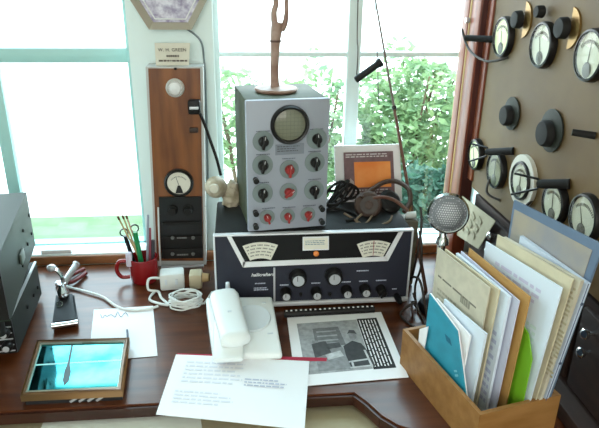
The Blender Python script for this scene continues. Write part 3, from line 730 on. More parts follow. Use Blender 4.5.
# ------------------------------------------------------------------ file organizer and documents
A0 = V((.349, .679, 0)); an = math.radians(13); Dd = V((math.sin(an), -math.cos(an), 0)); Nn = V((math.cos(an), math.sin(an), 0))
def L3(s, t, z): return A0+Nn*s+Dd*t+V((0, 0, z))
OW, OL, OH = .15, .245, .08
og = thing('file_organizer', L3(OW/2, -OL/2, DZ), 'tan wooden open box holding upright papers at the right front of the desk', 'organizer')
def slab(s0, s1, t0, t1, z0, z1): return B().prism([L3(s0, t0, z0), L3(s1, t0, z0), L3(s1, t1, z0), L3(s0, t1, z0)], (0, 0, z1-z0))
slab(0, .007, -OL, 0, DZ+.0005, DZ+OH).build('side_panel', TANW, og); slab(OW-.007, OW, -OL, 0, DZ+.0005, DZ+OH).build('side_panel', TANW, og)
slab(.007, OW-.007, -.007, 0, DZ+.0005, DZ+OH).build('end_panel', TANW, og); slab(.007, OW-.007, -OL, -OL+.007, DZ+.0005, DZ+OH).build('end_panel', TANW, og)
slab(.007, OW-.007, -OL+.007, -.007, DZ+.0005, DZ+.007).build('bottom_panel', TANW, og)
def Sp(x, y, s):
    r = _ray(x, y); p = A0+Nn*s; k = Nn.dot(V((p.x, p.y, 0))-V((CP.x, CP.y, 0)))/Nn.dot(V((r.x, r.y, 0)))
    q = CP+r*k; return ((V((q.x, q.y, 0))-A0).dot(Dd), q.z)
ZB = DZ+.0075; TMAX, TMIN = -.010, -OL+.010
def docp(s, tl, tr, bl=None, br=None):
    a, b_ = Sp(*tl, s), Sp(*tr, s)
    cl = lambda t: max(TMIN, min(TMAX, t))
    c = (cl(b_[0]-.012), ZB) if br is None else Sp(*br, s)
    d = (cl(a[0]), ZB) if bl is None else Sp(*bl, s)
    return [L3(s, *q) for q in (a, b_, c, d)]
def slabp(pts, th, m, name, parent): return B().prism(pts, Nn*th).build(name, m, parent)
def doc(name, s, tl, tr, th, m, label, cat, group=None, bl=None, br=None):
    p = docp(s, tl, tr, bl, br); base = (p[2]+p[3])/2
    b = B().prism(p, Nn*th); return single(name, b, m, base, label, cat, group), p
MAN = mat('manila_card', (212, 202, 172), .7, var=.05, scale=30); KRAFT = mat('kraft_paper', (186, 142, 80), .75, var=.06, scale=30)
NEWS = mat('newsprint', (202, 195, 174), .8, var=.06, scale=60); GREEN = mat('bright_green_card', (124, 186, 38), .5)
TEAL = mat('teal_booklet', (44, 148, 172), .45, var=.1, scale=25)
DG = 'papers filed in the tan box'
doc('paper_slip', .009, (419.5, 329), (428, 326.5), .0015, PAPER, 'short white slip at the back left corner of the tan file box', 'paper', DG)
tb_ = docp(.014, (429.5, 294), (457, 331)); tb_[1:3] = [L3(.014, *Sp(457, 331, .014)), L3(.014, *Sp(466, 398, .014)), L3(.014, -.05, ZB)]
bk = thing('teal_booklet', L3(.014, -.12, ZB), 'teal booklet with angled cover at the left front of the file box', 'booklet', DG)
slabp(tb_, .002, TEAL, 'cover', bk); slabp([q+Nn*.0022-Dd*.002 for q in tb_], .003, PAPER, 'pages', bk)
def dprint(par, pts, a0, b0, a1, b1, rows, seed, m, off=-.0004):
    b = B(); O = bil(pts, a0, b0); ux = bil(pts, a1, b0)-O; uy = O-bil(pts, a0, b1)
    r = random.Random(seed)
    for j in range(rows):
        y0, y1 = j/rows, (j+.5)/rows; x = 0
        while x < .95:
            Lw = min(r.uniform(.06, .25), 1-x); q = [O+ux*x-uy*y0, O+ux*(x+Lw)-uy*y0, O+ux*(x+Lw)-uy*y1, O+ux*x-uy*y1]
            b.prism([k+Nn*off for k in q], Nn*-.0002); x += Lw+.04
    b.build('printed_lines', m, par)
cov = [o for o in bk.children if o.name.startswith('cover')][0]
LTB = mat('pale_blue_print', (120, 186, 200), .6); dprint(bk, tb_, .35, .25, .6, .38, 1, 2, mat('dark_teal_print', (30, 110, 136), .6)); dprint(bk, tb_, .4, .58, .62, .66, 2, 5, LTB)
doc('white_sheets', .022, (436, 298), (470, 336), .003, PAPER, 'white folded sheets directly behind the teal booklet', 'paper', DG)
doc('white_sheets', .030, (444, 299), (485.5, 334), .004, PAPERB, 'taller bright white sheets second behind the teal booklet', 'paper', DG)
o, p = doc('newspaper_clipping', .045, (437.5, 247), (490, 288), .002, NEWS, 'tan newspaper page behind the white sheets with a small printed picture', 'newspaper', DG)
dprint(o, p, .08, .2, .9, .225, 1, 1, mat('newsprint_headline', (120, 116, 104), .8)); dprint(o, p, .56, .2, .76, .32, 1, 3, mat('newsprint_photo', (150, 146, 130), .8)); dprint(o, p, .1, .3, .5, .62, 9, 4, mat('newsprint_ink', (172, 166, 146), .8))
doc('manila_folder', .0525, (445, 249), (499, 290), .003, MAN, 'cream folder edge just right of the tan newspaper page', 'folder', DG)
o, p = doc('magazine', .060, (456, 253), (509, 297), .005, PAPERB, 'white and blue printed magazine between the cream folder and the brown envelope', 'magazine', DG)
dprint(o, p, .55, .3, .95, .9, 10, 5, mat('magazine_blue_print', (186, 196, 222), .6), off=-.0004)
doc('manila_folder', .0685, (461, 251), (519, 301), .002, mat('pale_lilac_paper', (208, 212, 232), .7), 'pale lilac sheets pressed against the brown envelope', 'paper', DG)
doc('kraft_envelope', .076, (469, 248), (530, 297), .002, KRAFT, 'brown kraft envelope standing in the middle of the file box', 'envelope', DG)
gp = [L3(.086, min(t_, -.0085), z_) for t_, z_ in (Sp(528, 334, .086), Sp(544, 370, .086))]
g0 = Sp(528, 334, .086); g1 = Sp(545, 376, .086)
b = B().prism([gp[0], gp[1], L3(.086, -.012, ZB), L3(.086, -.11, ZB), L3(.086, -.11, g0[1]+.04)], Nn*.002)
single('green_folder', b, GREEN, L3(.086, -.06, ZB), 'bright green folder with a slanted top edge in the file box', 'folder', DG)
o, p = doc('printed_sheet', .094, (486, 241.5), (562, 288), .002, PAPERB, 'large pale blue-white printed sheet behind the green folder', 'paper', DG)
dprint(o, p, .18, .08, .8, .2, 3, 8, mat('faint_lilac_print', (204, 204, 228), .8)); dprint(o, p, .35, .3, .85, .75, 12, 9, mat('faint_green_print', (206, 228, 226), .8))
doc('manila_folder', .104, (497.5, 234.5), (573, 279), .002, MAN, 'cream worn folder behind the large pale printed sheet', 'folder', DG)
o, p = doc('newspaper_stack', .109, (503, 237), (581, 281), .006, NEWS, 'thick fold of tan newspaper near the right end of the file box', 'newspaper', DG)
dprint(o, p, .4, .05, .98, .6, 22, 6, mat('worn_newsprint_ink', (178, 168, 140), .8))
bn = thing('ring_binder_sheet', L3(.12, -.1, ZB), 'white plastic binder sleeve with punched holes at the right of the file box', 'binder', DG)
bpz = docp(.119, (520, 236), (587, 284)); slabp(bpz, .007, mat('white_blue_plastic', (206, 218, 234), .35), 'sleeve', bn)
hb_ = B()
for f in (.12, .5, .85):
    q = bpz[1]*(1-f)+bpz[2]*f+Nn*.0035; hb_.lathe([(.0024, 0), (.0024, .0012), (0, .0012)], q, Dd, 12)
hb_.build('punched_holes', mat('blue_grey_hole', (70, 86, 110), .6), bn)
sd = B().prism([bpz[1]+Nn*.0022, bpz[1]+Nn*.0032, bpz[2]+Nn*.0032, bpz[2]+Nn*.0022], Dd*.0006); sd.build('sleeve_seam', mat('navy_seam', (60, 76, 120), .6), bn)
pw = thing('plastic_wallet', L3(.129, -.1, ZB), 'tall translucent bluish plastic wallet with a tan sheet, furthest right in the file box', 'wallet', DG)
pp = docp(.1285, (514, 200), (603, 245)); WAL = mat('blue_grey_wallet', (104, 124, 148), .3, var=.08, scale=12)
slabp(pp, .003, WAL, 'wallet', pw)
ins = [bil(pp, .03, .04), bil(pp, .93, .04), bil(pp, .93, .97), bil(pp, .05, .97)]
slabp([q-Nn*.0008 for q in ins], .0006, mat('tan_insert', (170, 160, 142), .6, alt=(148, 148, 150), scale=16), 'insert', pw)

# ------------------------------------------------------------------ telephone
ph = thing('cordless_phone', (-.01, 1.03, DZ), 'white cordless telephone base in front of the receiver, at the top edge of the letter', 'telephone')
k4 = [V((-.082, 1.119, .800)), V((.060, 1.112, .800)), V((.0705, .945, .768)), V((-.063, .955, .768))]
bt = B(); lo = [V((q.x, q.y, DZ+.003)) for q in k4]
vs = [bt.bm.verts.new(q) for q in k4+lo]
for f in ((0, 1, 2, 3), (7, 6, 5, 4), (0, 4, 5, 1), (1, 5, 6, 2), (2, 6, 7, 3), (3, 7, 4, 0)): bt.bm.faces.new([vs[i] for i in f])
bmesh.ops.bevel(bt.bm, geom=list(bt.bm.edges), offset=.006, segments=3, affect='EDGES', profile=.5)
bt.build('housing', PHONE, ph)
def pz(x, y): return .768+(y-.95)*(.032/.165)
pn = V((0, -.19, .98)).normalized(); sp = V((.014, 1.045, pz(0, 1.045)+.001))
B().lathe([(.040, .0), (.038, .003), (.030, .002), (.0, .0005)], sp, pn, 32).build('speaker_dish', PHONEG, ph)
for x, y in ((.042, 1.09), (.052, 1.0), (.048, 1.0)): B().box((x, y, pz(x, y)+.0012), (.008, .004, .002), bevel=.0008).build('button', PHONEG, ph)
cb = B().box((-.033, 1.0, .786), (.058, .15, .014), rot=Quaternion((1, 0, 0), .2).to_matrix(), bevel=.006); cb.build('cradle', PHONE, ph)
B().lathe([(.006, 0), (.005, .012), (.004, .026), (0, .028)], (-.034, 1.108, .812), (0, 0, 1), 10).build('antenna', PHONEG, ph)
hs = thing('phone_handset', (-.03, 1.02, .79), 'white cordless handset lying in the phone base', 'telephone')
ha, hbq = V((-.045, 1.098, .824)), V((-.016, .944, .794)); b = B(); n = 14; rings = []
dh = (hbq-ha).normalized(); uh = V((0, 0, 1)).cross(dh).normalized(); wh = dh.cross(uh)
if wh.z < 0: wh = -wh
for i in range(n+1):
    f = i/n; c = ha+(hbq-ha)*f
    prof = min(1, math.sqrt(max(0, 1-(max(0, .14-f)/.14)**2))*.999+.001); prof *= min(1, math.sqrt(max(0.0, 1-(max(0, f-.9)/.1)**2))+.15)
    W = (.0305-.002*f)*max(.25, prof); T = (.018-.004*math.sin(PI*f)*.6)*max(.3, prof)
    rings.append([b.bm.verts.new(c+uh*W*math.copysign(abs(math.cos(a))**.6, math.cos(a))+wh*T*math.copysign(abs(math.sin(a))**.7, math.sin(a))) for a in [2*PI*k/20 for k in range(20)]])
for A_, C_ in zip(rings, rings[1:]):
    for k in range(20): b.bm.faces.new((A_[k], A_[(k+1) % 20], C_[(k+1) % 20], C_[k]))
b.bm.faces.new(rings[0]); b.bm.faces.new(rings[-1]); b.build('handset_body', PHONE, hs, sharp=60)
B().box(ha+(hbq-ha)*.52+wh*.0165, (.008, .005, .002), bevel=.0008).build('emblem', PHONEG, hs)

# ------------------------------------------------------------------ papers on the desk
cz = lambda pts, z: [at_z(x, y, z) for x, y in pts]
rp = cz(((177, 353.6), (327, 358.2), (326.5, 361.5), (181, 358)), DZ+.0032)
single('red_card', B().sheet(*rp, th=.0008), REDP, (.0, .96, DZ), 'red card showing as a thin strip behind the white letter', 'card')
lt = cz(((176, 355), (309.5, 361.5), (304.5, 430), (156, 415)), DZ+.0046)
lp = thing('letter_sheet', ((lt[0]+lt[2])/2), 'white printed letter in front of the telephone, overhanging the desk edge', 'paper')
B().sheet(*lt, th=.0008, sag=lambda a, b_: .0006*math.sin(a*5)+.0006).build('sheet', PAPER, lp)
def flat_words(par, pts, a0, b0, a1, b1, rows, seed, m, lift, ragged=.25, nm='printed_lines'):
    b = B(); O = bil(pts, a0, b0); ux = bil(pts, a1, b0)-O; uy = O-bil(pts, a0, b1)
    words(b, O, ux, uy, ux.length, uy.length, rows, seed, ink=.38, ragged=ragged, lift=lift); b.build(nm, m, par)
FP = mat('pale_grey_blue_print', (229, 232, 240), .8)
flat_words(lp, lt, .1, .12, .55, .52, 6, 21, FP, .0025); flat_words(lp, lt, .08, .62, .5, .84, 4, 22, FP, .0025); flat_words(lp, lt, .55, .36, .86, .5, 3, 23, mat('grey_violet_print', (196, 200, 218), .8), .0025)
# photo page with comb binding
pp4 = cz(((287, 318), (381, 312.5), (408.5, 377.5), (296, 387)), DZ+.0015)
pgx = thing('photo_page', (pp4[0]+pp4[2])/2, 'comb-bound page with a grey photograph of a man at a radio desk, below the receiver', 'booklet')
B().sheet(*pp4, th=.0015).build('page', PAPER, pgx)
def onp(a, b_, k): q = bil(pp4, a, b_); return q+V((0, 0, .0016+.0003*k))
def shp(pts, k, m, nm='photo_print', lab=None): return B().prism([onp(a, b_, k) for a, b_ in pts], (0, 0, .0002)).build(nm, m, pgx, lab)
g = lambda v: mat('print_grey_%d' % v, (v, v, v+2), .7)
GM = {v: mat('print_grey_%d' % v, (v, v+2, v+4), .7, var=.18, scale=90) for v in (168, 120, 84, 60, 200, 145)}
shp([(.09, .12), (.71, .11), (.71, .86), (.10, .87)], 0, GM[168])
shp([(.24, .22), (.50, .21), (.53, .50), (.24, .52)], 1, GM[120])
shp([(.21, .40), (.47, .46), (.56, .84), (.22, .84)], 1.4, GM[145])
shp([(.20, .46), (.34, .42), (.37, .60), (.21, .66)], 2, GM[84]); shp([(.34, .47), (.47, .46), (.48, .53), (.35, .55)], 2, GM[84])
for k in range(3): shp([(.27, .27+.07*k), (.47, .265+.07*k), (.47, .285+.07*k), (.27, .29+.07*k)], 2, GM[168])
shp([(.31, .63), (.46, .58), (.48, .66), (.33, .70)], 2.4, GM[200])
shp([(.50, .52), (.60, .45), (.68, .50), (.73, .66), (.74, .83), (.52, .83), (.50, .66)], 2.6, GM[60])
shp([(.575, .33), (.61, .30), (.65, .32), (.655, .40), (.62, .45), (.585, .43)], 3, GM[145]); shp([(.57, .34), (.60, .28), (.65, .29), (.665, .36), (.64, .34), (.60, .33)], 3.4, GM[84])
for pts in ([(.51, .74), (.70, .72), (.70, .74), (.51, .76)], [(.51, .82), (.72, .81), (.72, .83), (.51, .84)], [(.53, .74), (.55, .74), (.55, .84), (.53, .84)], [(.68, .60), (.70, .60), (.72, .84), (.70, .84)]): shp(pts, 3.4, GM[200])
shp([(.715, .10), (.925, .10), (.925, .87), (.715, .87)], .2, INK, 'text_block')
tw = B()
for k in range(6):
    f0 = .06+.155*k
    r_ = random.Random(k); x = .02
    while x < .96:
        L_ = r_.uniform(.05, .16); x2 = min(.97, x+L_)
        def lp_(u_, s_): 
            return onp(.72+.2*s_, .115+.745*u_, 1.4)
        tw.prism([lp_(x, f0), lp_(x2, f0), lp_(x2, f0+.058), lp_(x, f0+.058)], (0, 0, .0002)); x = x2+.02
tw.build('text_lines', PAPER, pgx)
cm = B(); ca, cb_ = at_z(284, 314, DZ+.0088), at_z(374, 309, DZ+.0088); dv = cb_-ca
cm.cyl(ca, cb_, .0085, seg=14); cm.build('comb_binding', BLACK, pgx, 'black plastic comb binding')
ch = B()
for k in range(19):
    q = ca+dv*((k+.5)/19); ch.box(q+V((0, -.001, .0078)), (.0042, .004, .003), bevel=.0006)
ch.build('comb_slots', WHITEB, pgx)
# note by the frame
nt = cz(((94, 310), (153, 306), (157.5, 356), (88, 362)), DZ+.0008)
npg = thing('note_sheet', (nt[0]+nt[2])/2, 'small white note with handwriting lying behind the wood-framed picture', 'paper')
B().sheet(*nt, th=.0007).build('sheet', PAPER, npg)
hw = B(); pts = [bil(nt, .12+.035*i, .17+.035*math.sin(i*2.1)+(-.05 if i % 4 == 0 else 0))+V((0, 0, .0014)) for i in range(14)]; hw.tube(pts, .0006, seg=5, n=4); hw.build('handwriting', GREYINK, npg)
pen = B().cyl(at_z(127, 330, DZ+.005), at_z(128.5, 347, DZ+.005), .0022, .0012, 8)
single('slim_pen', pen, mat('grey_blue_pen', (96, 108, 128), .4), at_z(128, 338, DZ), 'slim grey pen lying on the white note', 'pen')

# ------------------------------------------------------------------ wood-framed glass picture
fr4 = cz(((37, 340), (129.5, 337.5), (122.5, 391), (20, 396)), DZ+.026)
pf = thing('framed_glass_picture', ((fr4[0]+fr4[2])/2-V((0, 0, .026))), 'thin wood-framed glass picture lying flat and reflecting the cyan window light', 'frame')
def inset(f): 
    return [bil(fr4, f, f*1.35), bil(fr4, 1-f, f*1.35), bil(fr4, 1-f, 1-f*1.35), bil(fr4, f, 1-f*1.35)]
inn = inset(.042); fb = B()
for k in range(4):
    fb.prism([fr4[k], fr4[(k+1) % 4], inn[(k+1) % 4], inn[k]], (0, 0, -.012))
fb.build('frame', wood('tan_frame_wood', (130, 96, 60), (158, 120, 78), rough=.35), pf)
in2 = inset(.058); fb = B()
for k in range(4): fb.prism([inn[k], inn[(k+1) % 4], in2[(k+1) % 4], in2[k]], (0, 0, -.004))
fb.build('inner_fillet', mat('pale_fillet', (206, 216, 196), .4), pf)
GP = mat('cyan_reflection_glass', (34, 132, 140), .06, metal=1.0, alt=(96, 190, 192), scale=14)  # sky reflection put into the glass colour as mottled cyan
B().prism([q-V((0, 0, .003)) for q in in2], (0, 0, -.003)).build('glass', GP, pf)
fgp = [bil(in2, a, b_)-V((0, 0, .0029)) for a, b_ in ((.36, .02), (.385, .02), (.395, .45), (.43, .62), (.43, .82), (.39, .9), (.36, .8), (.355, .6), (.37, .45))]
B().prism(fgp, (0, 0, .0003)).build('reflected_figure', mat('slate_reflection', (60, 84, 92), .5), pf)  # dark reflection drawn as a flat shape on the glass
B().prism([bil(in2, a, b_)-V((0, 0, .0029)) for a, b_ in ((.0, .44), (1, .40), (1, .43), (0, .47))], (0, 0, .0002)).build('reflected_band', mat('pale_cyan_reflection', (170, 236, 232), .3), pf)  # pale reflected muntin line drawn as a flat band
bx4 = [q+(V((0, .004, 0)))-V((0, 0, .0121)) for q in inset(.02)]
B().prism(bx4, (0, 0, -.0138)).build('backing_box', mat('black_backing', (34, 34, 38), .5), pf)
pb = B(); e0, e1 = bx4[3], bx4[2]; d_ = (e1-e0)
for k in range(4): q = e0+d_*(.5+.09*k)+V((0, -.001, -.007)); pb.box(q, (.016, .002, .004), rot=Quaternion((0, 1, 0), -.6).to_matrix())
pb.build('front_ornament', SILV, pf)

# ------------------------------------------------------------------ chrome desk stand
ks = thing('desk_stand', (-.37, 1.12, DZ), 'small black desk stand with chrome bar and curved chrome neck at the left', 'desk stand')
q4 = [at_z(*p, DZ) for p in ((53, 331), (79, 327), (76, 306), (58, 306))]
b = B(); vs = [b.bm.verts.new(q+V((0, 0, .0005))) for q in q4]+[b.bm.verts.new(q+V((0, 0, h_))+(V((-.036*0, 0, 0)))) for q, h_ in zip(q4, (.018, .018, .034, .034))]
for f in ((3, 2, 1, 0), (4, 5, 6, 7), (0, 1, 5, 4), (1, 2, 6, 5), (2, 3, 7, 6), (3, 0, 4, 7)): b.bm.faces.new([vs[i] for i in f])
bmesh.ops.bevel(b.bm, geom=list(b.bm.edges), offset=.004, segments=2, affect='EDGES'); b.build('base', BLACK, ks)
fa, fbq = q4[0]+V((0, -.003, .013)), q4[1]+V((0, -.003, .013)); B().cyl(fa, fbq, .0062, seg=14).build('front_bar', CHROME, ks)
mid_ = (q4[2]+q4[3])/2+V((0, -.012, .034)); B().lathe([(.012, 0), (.012, .012), (.008, .02), (.008, .03)], mid_, (0, 0, 1), 16).build('collar', CHROME, ks)
B().ring(mid_+V((0, -.03, -.006)), (0, -.5, .85), .004, .0075, .004).build('ring', CHROME, ks)
nk = mid_+V((0, 0, .028)); yn = nk.y
B().tube([nk, at_y(63, 285, yn), at_y(62, 277, yn), at_y(58, 271, yn), at_y(53, 268, yn)], .0042).build('curved_neck', CHROME, ks)
B().sphere(at_y(51.5, 268, yn), .009, 1.1, 1, .9).build('tip', SILV, ks)
# silver tube with white lead, red pliers
t0, t1 = at_z(63, 285, DZ+.009), at_y(78, 259, 1.345)
t1 = V((t1.x, 1.33, DZ+.035))
tq = thing('silver_probe', t0, 'silver tube-shaped probe lying at the back left of the desk, joined to a white cable', 'probe')
B().lathe([(.004, 0), (.0075, .006), (.0075, (t1-t0).length*.92), (.009, (t1-t0).length*.93), (.009, (t1-t0).length), (0, (t1-t0).length)], t0, t1-t0, 16).build('tube', SILV, tq)
ck = lambda x, y: at_z(x, y, DZ+.0045)
b = B().tube([t0, ck(72, 288), ck(88, 292), ck(103, 297), ck(116, 306), ck(130, 310), ck(148, 309), ck(158, 306)], .0028)
b.build('white_lead', CABLEW, tq)
rpz = thing('red_handled_pliers', at_z(75, 276, DZ), 'dark red handled pliers lying behind the chrome desk stand', 'pliers')
b = B().tube([at_z(66, 283, DZ+.006), at_z(74, 281, DZ+.008), at_z(86, 273, DZ+.006)], .005); b.build('handle', mat('dark_red_grip', (116, 36, 34), .5), rpz)
b = B().tube([at_z(64, 279, DZ+.006), at_z(72, 275, DZ+.008), at_z(84, 269, DZ+.006)], .005); b.build('handle', mat('dark_red_grip2', (116, 36, 34), .5), rpz)
B().box(at_z(62, 283, DZ+.006), (.03, .016, .01), bevel=.003).build('jaws', SILV, rpz)
# ------------------------------------------------------------------ mug and pens
MX = at_z(143, 287, DZ); mgx = V((MX.x, MX.y+.034, DZ))
mg = thing('red_mug', mgx, 'red mug full of pens beside the wooden instrument box', 'mug')
B().lathe([(0, .0005), (.028, .0005), (.031, .004), (.033, .03), (.0345, .064), (.0325, .065), (.031, .03), (.028, .006), (0, .006)], mgx, (0, 0, 1), 32, cap=False).build('body', MUG, mg)
hpz = [mgx+V((-.034, -.005, .055)), mgx+V((-.054, -.008, .056)), mgx+V((-.062, -.009, .036)), mgx+V((-.053, -.008, .016)), mgx+V((-.033, -.005, .014))]
B().tube(hpz, .0048, seg=10).build('handle', MUG, mg)
def penthing(name, tx, ty, r, m, label, cat, bx=None, tip=None, tipm=None, flat=False):
    topp = at_y(tx, ty, mgx.y+rnd.uniform(-.012, .012)); dx = topp-mgx
    base = mgx+V((max(-.018, min(.018, -dx.x*.25 if bx is None else bx)), rnd.uniform(-.01, .01), .009))
    t = thing(name, base, label, cat, 'pens and brushes in the red mug')
    L_ = (topp-base).length
    B().lathe([(r*.7, 0), (r, .01), (r, L_*.8), (r*.9, L_)], base, topp-base, 10).build('barrel', m, t)
    if tipm: B().lathe([(r*1.15, 0), (r*1.25, .008), (r*.8, tip), (0, tip+.001)], topp-(topp-base).normalized()*.002, topp-base, 10).build('tip', tipm, t)
WOODP = mat('pale_brush_wood', (196, 170, 128), .5); BRN = mat('brown_bristle', (104, 70, 46), .8)
penthing('paint_brush', 119, 219, .0022, WOODP, 'leftmost thin paint brush in the red mug', 'brush', tip=.009, tipm=BRN)
penthing('paint_brush', 123.5, 218, .0022, WOODP, 'second thin paint brush from the left in the red mug', 'brush', tip=.009, tipm=BRN)
penthing('paint_brush', 127, 218, .0022, mat('pale_pink_wood', (206, 176, 156), .5), 'third thin paint brush from the left in the red mug', 'brush', tip=.009, tipm=BRN)
penthing('green_marker', 135, 232, .006, mat('green_plastic', (26, 140, 82), .35), 'green marker in the middle of the red mug', 'pen', bx=.0)
penthing('black_pen', 125, 236, .005, BLACK, 'thick black pen at the left in the red mug', 'pen', bx=-.016)
penthing('grey_pencil', 148, 215, .003, mat('grey_pencil', (150, 156, 168), .4), 'tall grey pencil at the right in the red mug', 'pen', bx=.006)
penthing('red_pencil', 150, 228, .003, mat('red_pencil', (150, 70, 84), .4), 'dull red pencil near the right rim of the red mug', 'pen', bx=.014)
penthing('dark_pen', 153, 240, .005, mat('dark_grey_pen', (54, 52, 60), .4), 'short dark grey pen at the far right in the red mug', 'pen', bx=.018)
gp_ = thing('scissors', mgx+V((-.01, 0, .01)), 'scissors with dark ring handles standing in the red mug', 'scissors', 'pens and brushes in the red mug')
for xx, yy in ((134.5, 228), (124, 232)):
    c = at_y(xx, yy, mgx.y+.012); B().lathe([(.0075, 0), (.0105, .001), (.0105, .004), (.0075, .005), (.0075, 0)], c, (.2, -1, .1), 18, cap=False).build('ring_handle', mat('dark_handle', (44, 50, 54), .4), gp_)
B().tube([at_y(131, 238, mgx.y+.012), mgx+V((-.006, .008, .05)), mgx+V((0, .004, .01))], .003).build('blades', SILV, gp_)
bl = B().lathe([(.0, 0), (.007, .001), (.0075, .03), (.006, .034), (0, .035)], at_y(129, 262, mgx.y-.02)+V((0, 0, -.01)), (.05, 0, 1), 14)
single('eraser', bl, mat('white_violet_eraser', (212, 206, 222), .6), at_y(129, 262, mgx.y-.02), 'pale rubber eraser at the left rim of the red mug', 'eraser')

# ------------------------------------------------------------------ adapters and cable pile under the wooden box
ad = thing('power_adapter', at_z(172, 288, DZ), 'white power adapter on the desk in front of the wooden box', 'adapter')
p = at_z(172, 291, DZ)
B().box((p.x, p.y+.02, DZ+.022), (.056, .04, .042), rot=Quaternion((0, 0, 1), .1).to_matrix(), bevel=.005).build('body', CABLEW, ad)
for k in (-1, 1): B().box((p.x+.012*k, p.y-.001, DZ+.024), (.006, .003, .014), rot=Quaternion((0, 0, 1), .1).to_matrix(), bevel=.001).build('outlet_slot', PHONEG, ad)
b = B().tube([(p.x-.026, p.y+.01, DZ+.03), (p.x-.05, p.y+.0, DZ+.034), (p.x-.052, p.y-.01, DZ+.012), (p.x-.03, p.y-.014, DZ+.008), (p.x-.02, p.y-.04, DZ+.006), at_z(168, 305, DZ+.005), at_z(150, 300, DZ+.005), at_z(155, 291, DZ+.005)], .003); b.build('cord', CABLEW, ad)
a2 = thing('beige_adapter', at_z(198, 288, DZ), 'beige plug with a tan cap beside the white power adapter', 'adapter')
p = at_z(196, 290, DZ)
B().box((p.x, p.y+.018, DZ+.02), (.03, .036, .038), bevel=.005).build('body', BEIGE, a2)
B().cyl((p.x+.014, p.y+.016, DZ+.024), (p.x+.032, p.y+.012, DZ+.026), .012, .009, 14).build('cap', mat('tan_cap', (186, 158, 112), .5), a2)
b = B()
cc0 = at_z(186, 304, DZ+.006)
for k in range(10):
    r = random.Random(k+40); pts = []
    for i in range(11):
        a_ = 2*PI*i/10+k*.7; pts.append((cc0.x+r.uniform(.8, 1.1)*.036*math.cos(a_)+.004*r.uniform(-1, 1), cc0.y+r.uniform(.8, 1.1)*.026*math.sin(a_), DZ+.004+.004*k*.6+.006*abs(math.sin(a_*1.5+k))))
    b.tube(pts, .0019, seg=6, n=4)
b.tube([cc0+V((.04, 0, 0)), at_z(207, 300, DZ+.005), at_z(212, 292, DZ+.005)], .0026)
single('white_cable_pile', b, CABLEW, (cc0.x, cc0.y, DZ), 'loosely wound white cable on the desk left of the telephone', 'cable')

# ------------------------------------------------------------------ stacked equipment at the left
def cabinet(name, back, front, z0, z1, wid, m, label, feet, label_cat):
    bk, fr_ = V((*back, 0)), V((*front, 0)); d = (fr_-bk).normalized(); n = V((-d.y, d.x, 0))
    if n.x > 0: n = -n
    base = (bk+fr_)/2+n*wid/2
    t = thing(name, (base.x, base.y, z0-feet), label, label_cat)
    B().prism([q+V((0, 0, z0)) for q in (bk, fr_, fr_+n*wid, bk+n*wid)], (0, 0, z1-z0)).build('case', m, t)
    for q in (bk+n*.03+d*.03, fr_+n*.03-d*.03, bk+n*(wid-.03)+d*.03, fr_+n*(wid-.03)-d*.03): B().cyl(q+V((0, 0, z0-feet+.0005)), q+V((0, 0, z0+.001)), .012, seg=12).build('foot', SOFTB, t)
    return t, bk, fr_, d, n
lo_, bk_, fr_, d_, n_ = cabinet('receiver_cabinet', (-.458, 1.228), (-.434, 1.0), .762, .842, .34, DKBOX, 'lower dark grey equipment cabinet at the left edge of the desk, with knobs', .012, 'radio')
B().box((bk_+fr_)/2+V((.0, 0, .8425))+n_*.002, (.005, (fr_-bk_).length, .003), rot=Matrix.Rotation(math.atan2(d_.x, -d_.y), 3, 'Z')).build('edge_trim', mat('bright_edge', (190, 196, 196), .35, metal=.4), lo_)
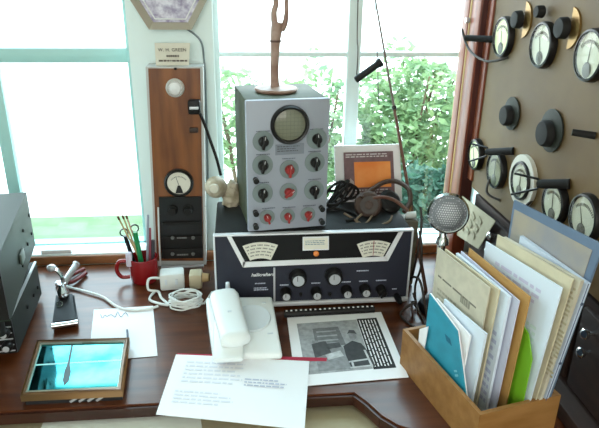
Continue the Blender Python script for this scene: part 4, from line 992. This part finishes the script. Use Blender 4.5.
B().prism([fr_+V((0, 0, .766))+d_*.001, fr_+V((0, 0, .838))+d_*.001, fr_+n_*.34+V((0, 0, .838))+d_*.001, fr_+n_*.34+V((0, 0, .766))+d_*.001], d_*.006).build('front_panel', BLACK, lo_)
for i in range(4):
    for j in range(2):
        o = fr_+n_*(.014+.03*i)+V((0, 0, .785+.03*j))+d_*.007
        k = B().lathe([(.010, 0), (.010, .010), (.007, .014), (0, .0145)], o, d_, 16).build('knob', BAKE, lo_); B().lathe([(.006, 0), (.006, .0012), (0, .0014)], o+d_*.0145, d_, 14).build('cap', SILV, k)
b = B()
for j in range(5): b.box(fr_+n_*.04+V((0, 0, .772+.013*j))+d_*.0075, (.075, .0015, .002), rot=Matrix.Rotation(math.atan2(d_.x, -d_.y), 3, 'Z'))
b.build('trim_lines', SILV, lo_)
b = B()
for f in (.12, .3, .55): b.lathe([(.004, 0), (.004, .003), (0, .004)], bk_*(1-f)+fr_*f+V((0, 0, .79+.02*f)), -n_, 10)
b.build('screws', SOFTB, lo_)
up_, bk_, fr_, d_, n_ = cabinet('equipment_cabinet', (-.455, 1.232), (-.40, .915), .884, 1.006, .36, GREYBOX, 'upper grey metal equipment cabinet stacked at the left, its top mirroring the sky', .042, 'radio')
b = B()
for f, z in ((.06, .96), (.08, .92), (.25, .92), (.4, .93), (.32, .96), (.5, .91)): b.lathe([(.0035, 0), (.0035, .002), (0, .003)], bk_*(1-f)+fr_*f+V((0, 0, z)), -n_, 10)
b.build('screws', SOFTB, up_)
q = bk_*.5+fr_*.5; B().box(q-n_*.003+V((0, 0, .93)), (.004, .035, .022), rot=Matrix.Rotation(math.atan2(d_.x, -d_.y), 3, 'Z'), bevel=.001).build('side_plate', mat('dull_grey_plate', (104, 112, 104), .5), up_)
B().prism([fr_+V((0, 0, .89)), fr_+V((0, 0, 1.0)), fr_+n_*.36+V((0, 0, 1.0)), fr_+n_*.36+V((0, 0, .89))], d_*.006).build('front_panel', BLACK, up_)
# small white packet on the sill
b = B().box((-.47, 1.415, .784), (.075, .03, .012), bevel=.003)
single('white_packet', b, PAPER, (-.47, 1.415, .779), 'small white packet on the window sill behind the left cabinets', 'packet')
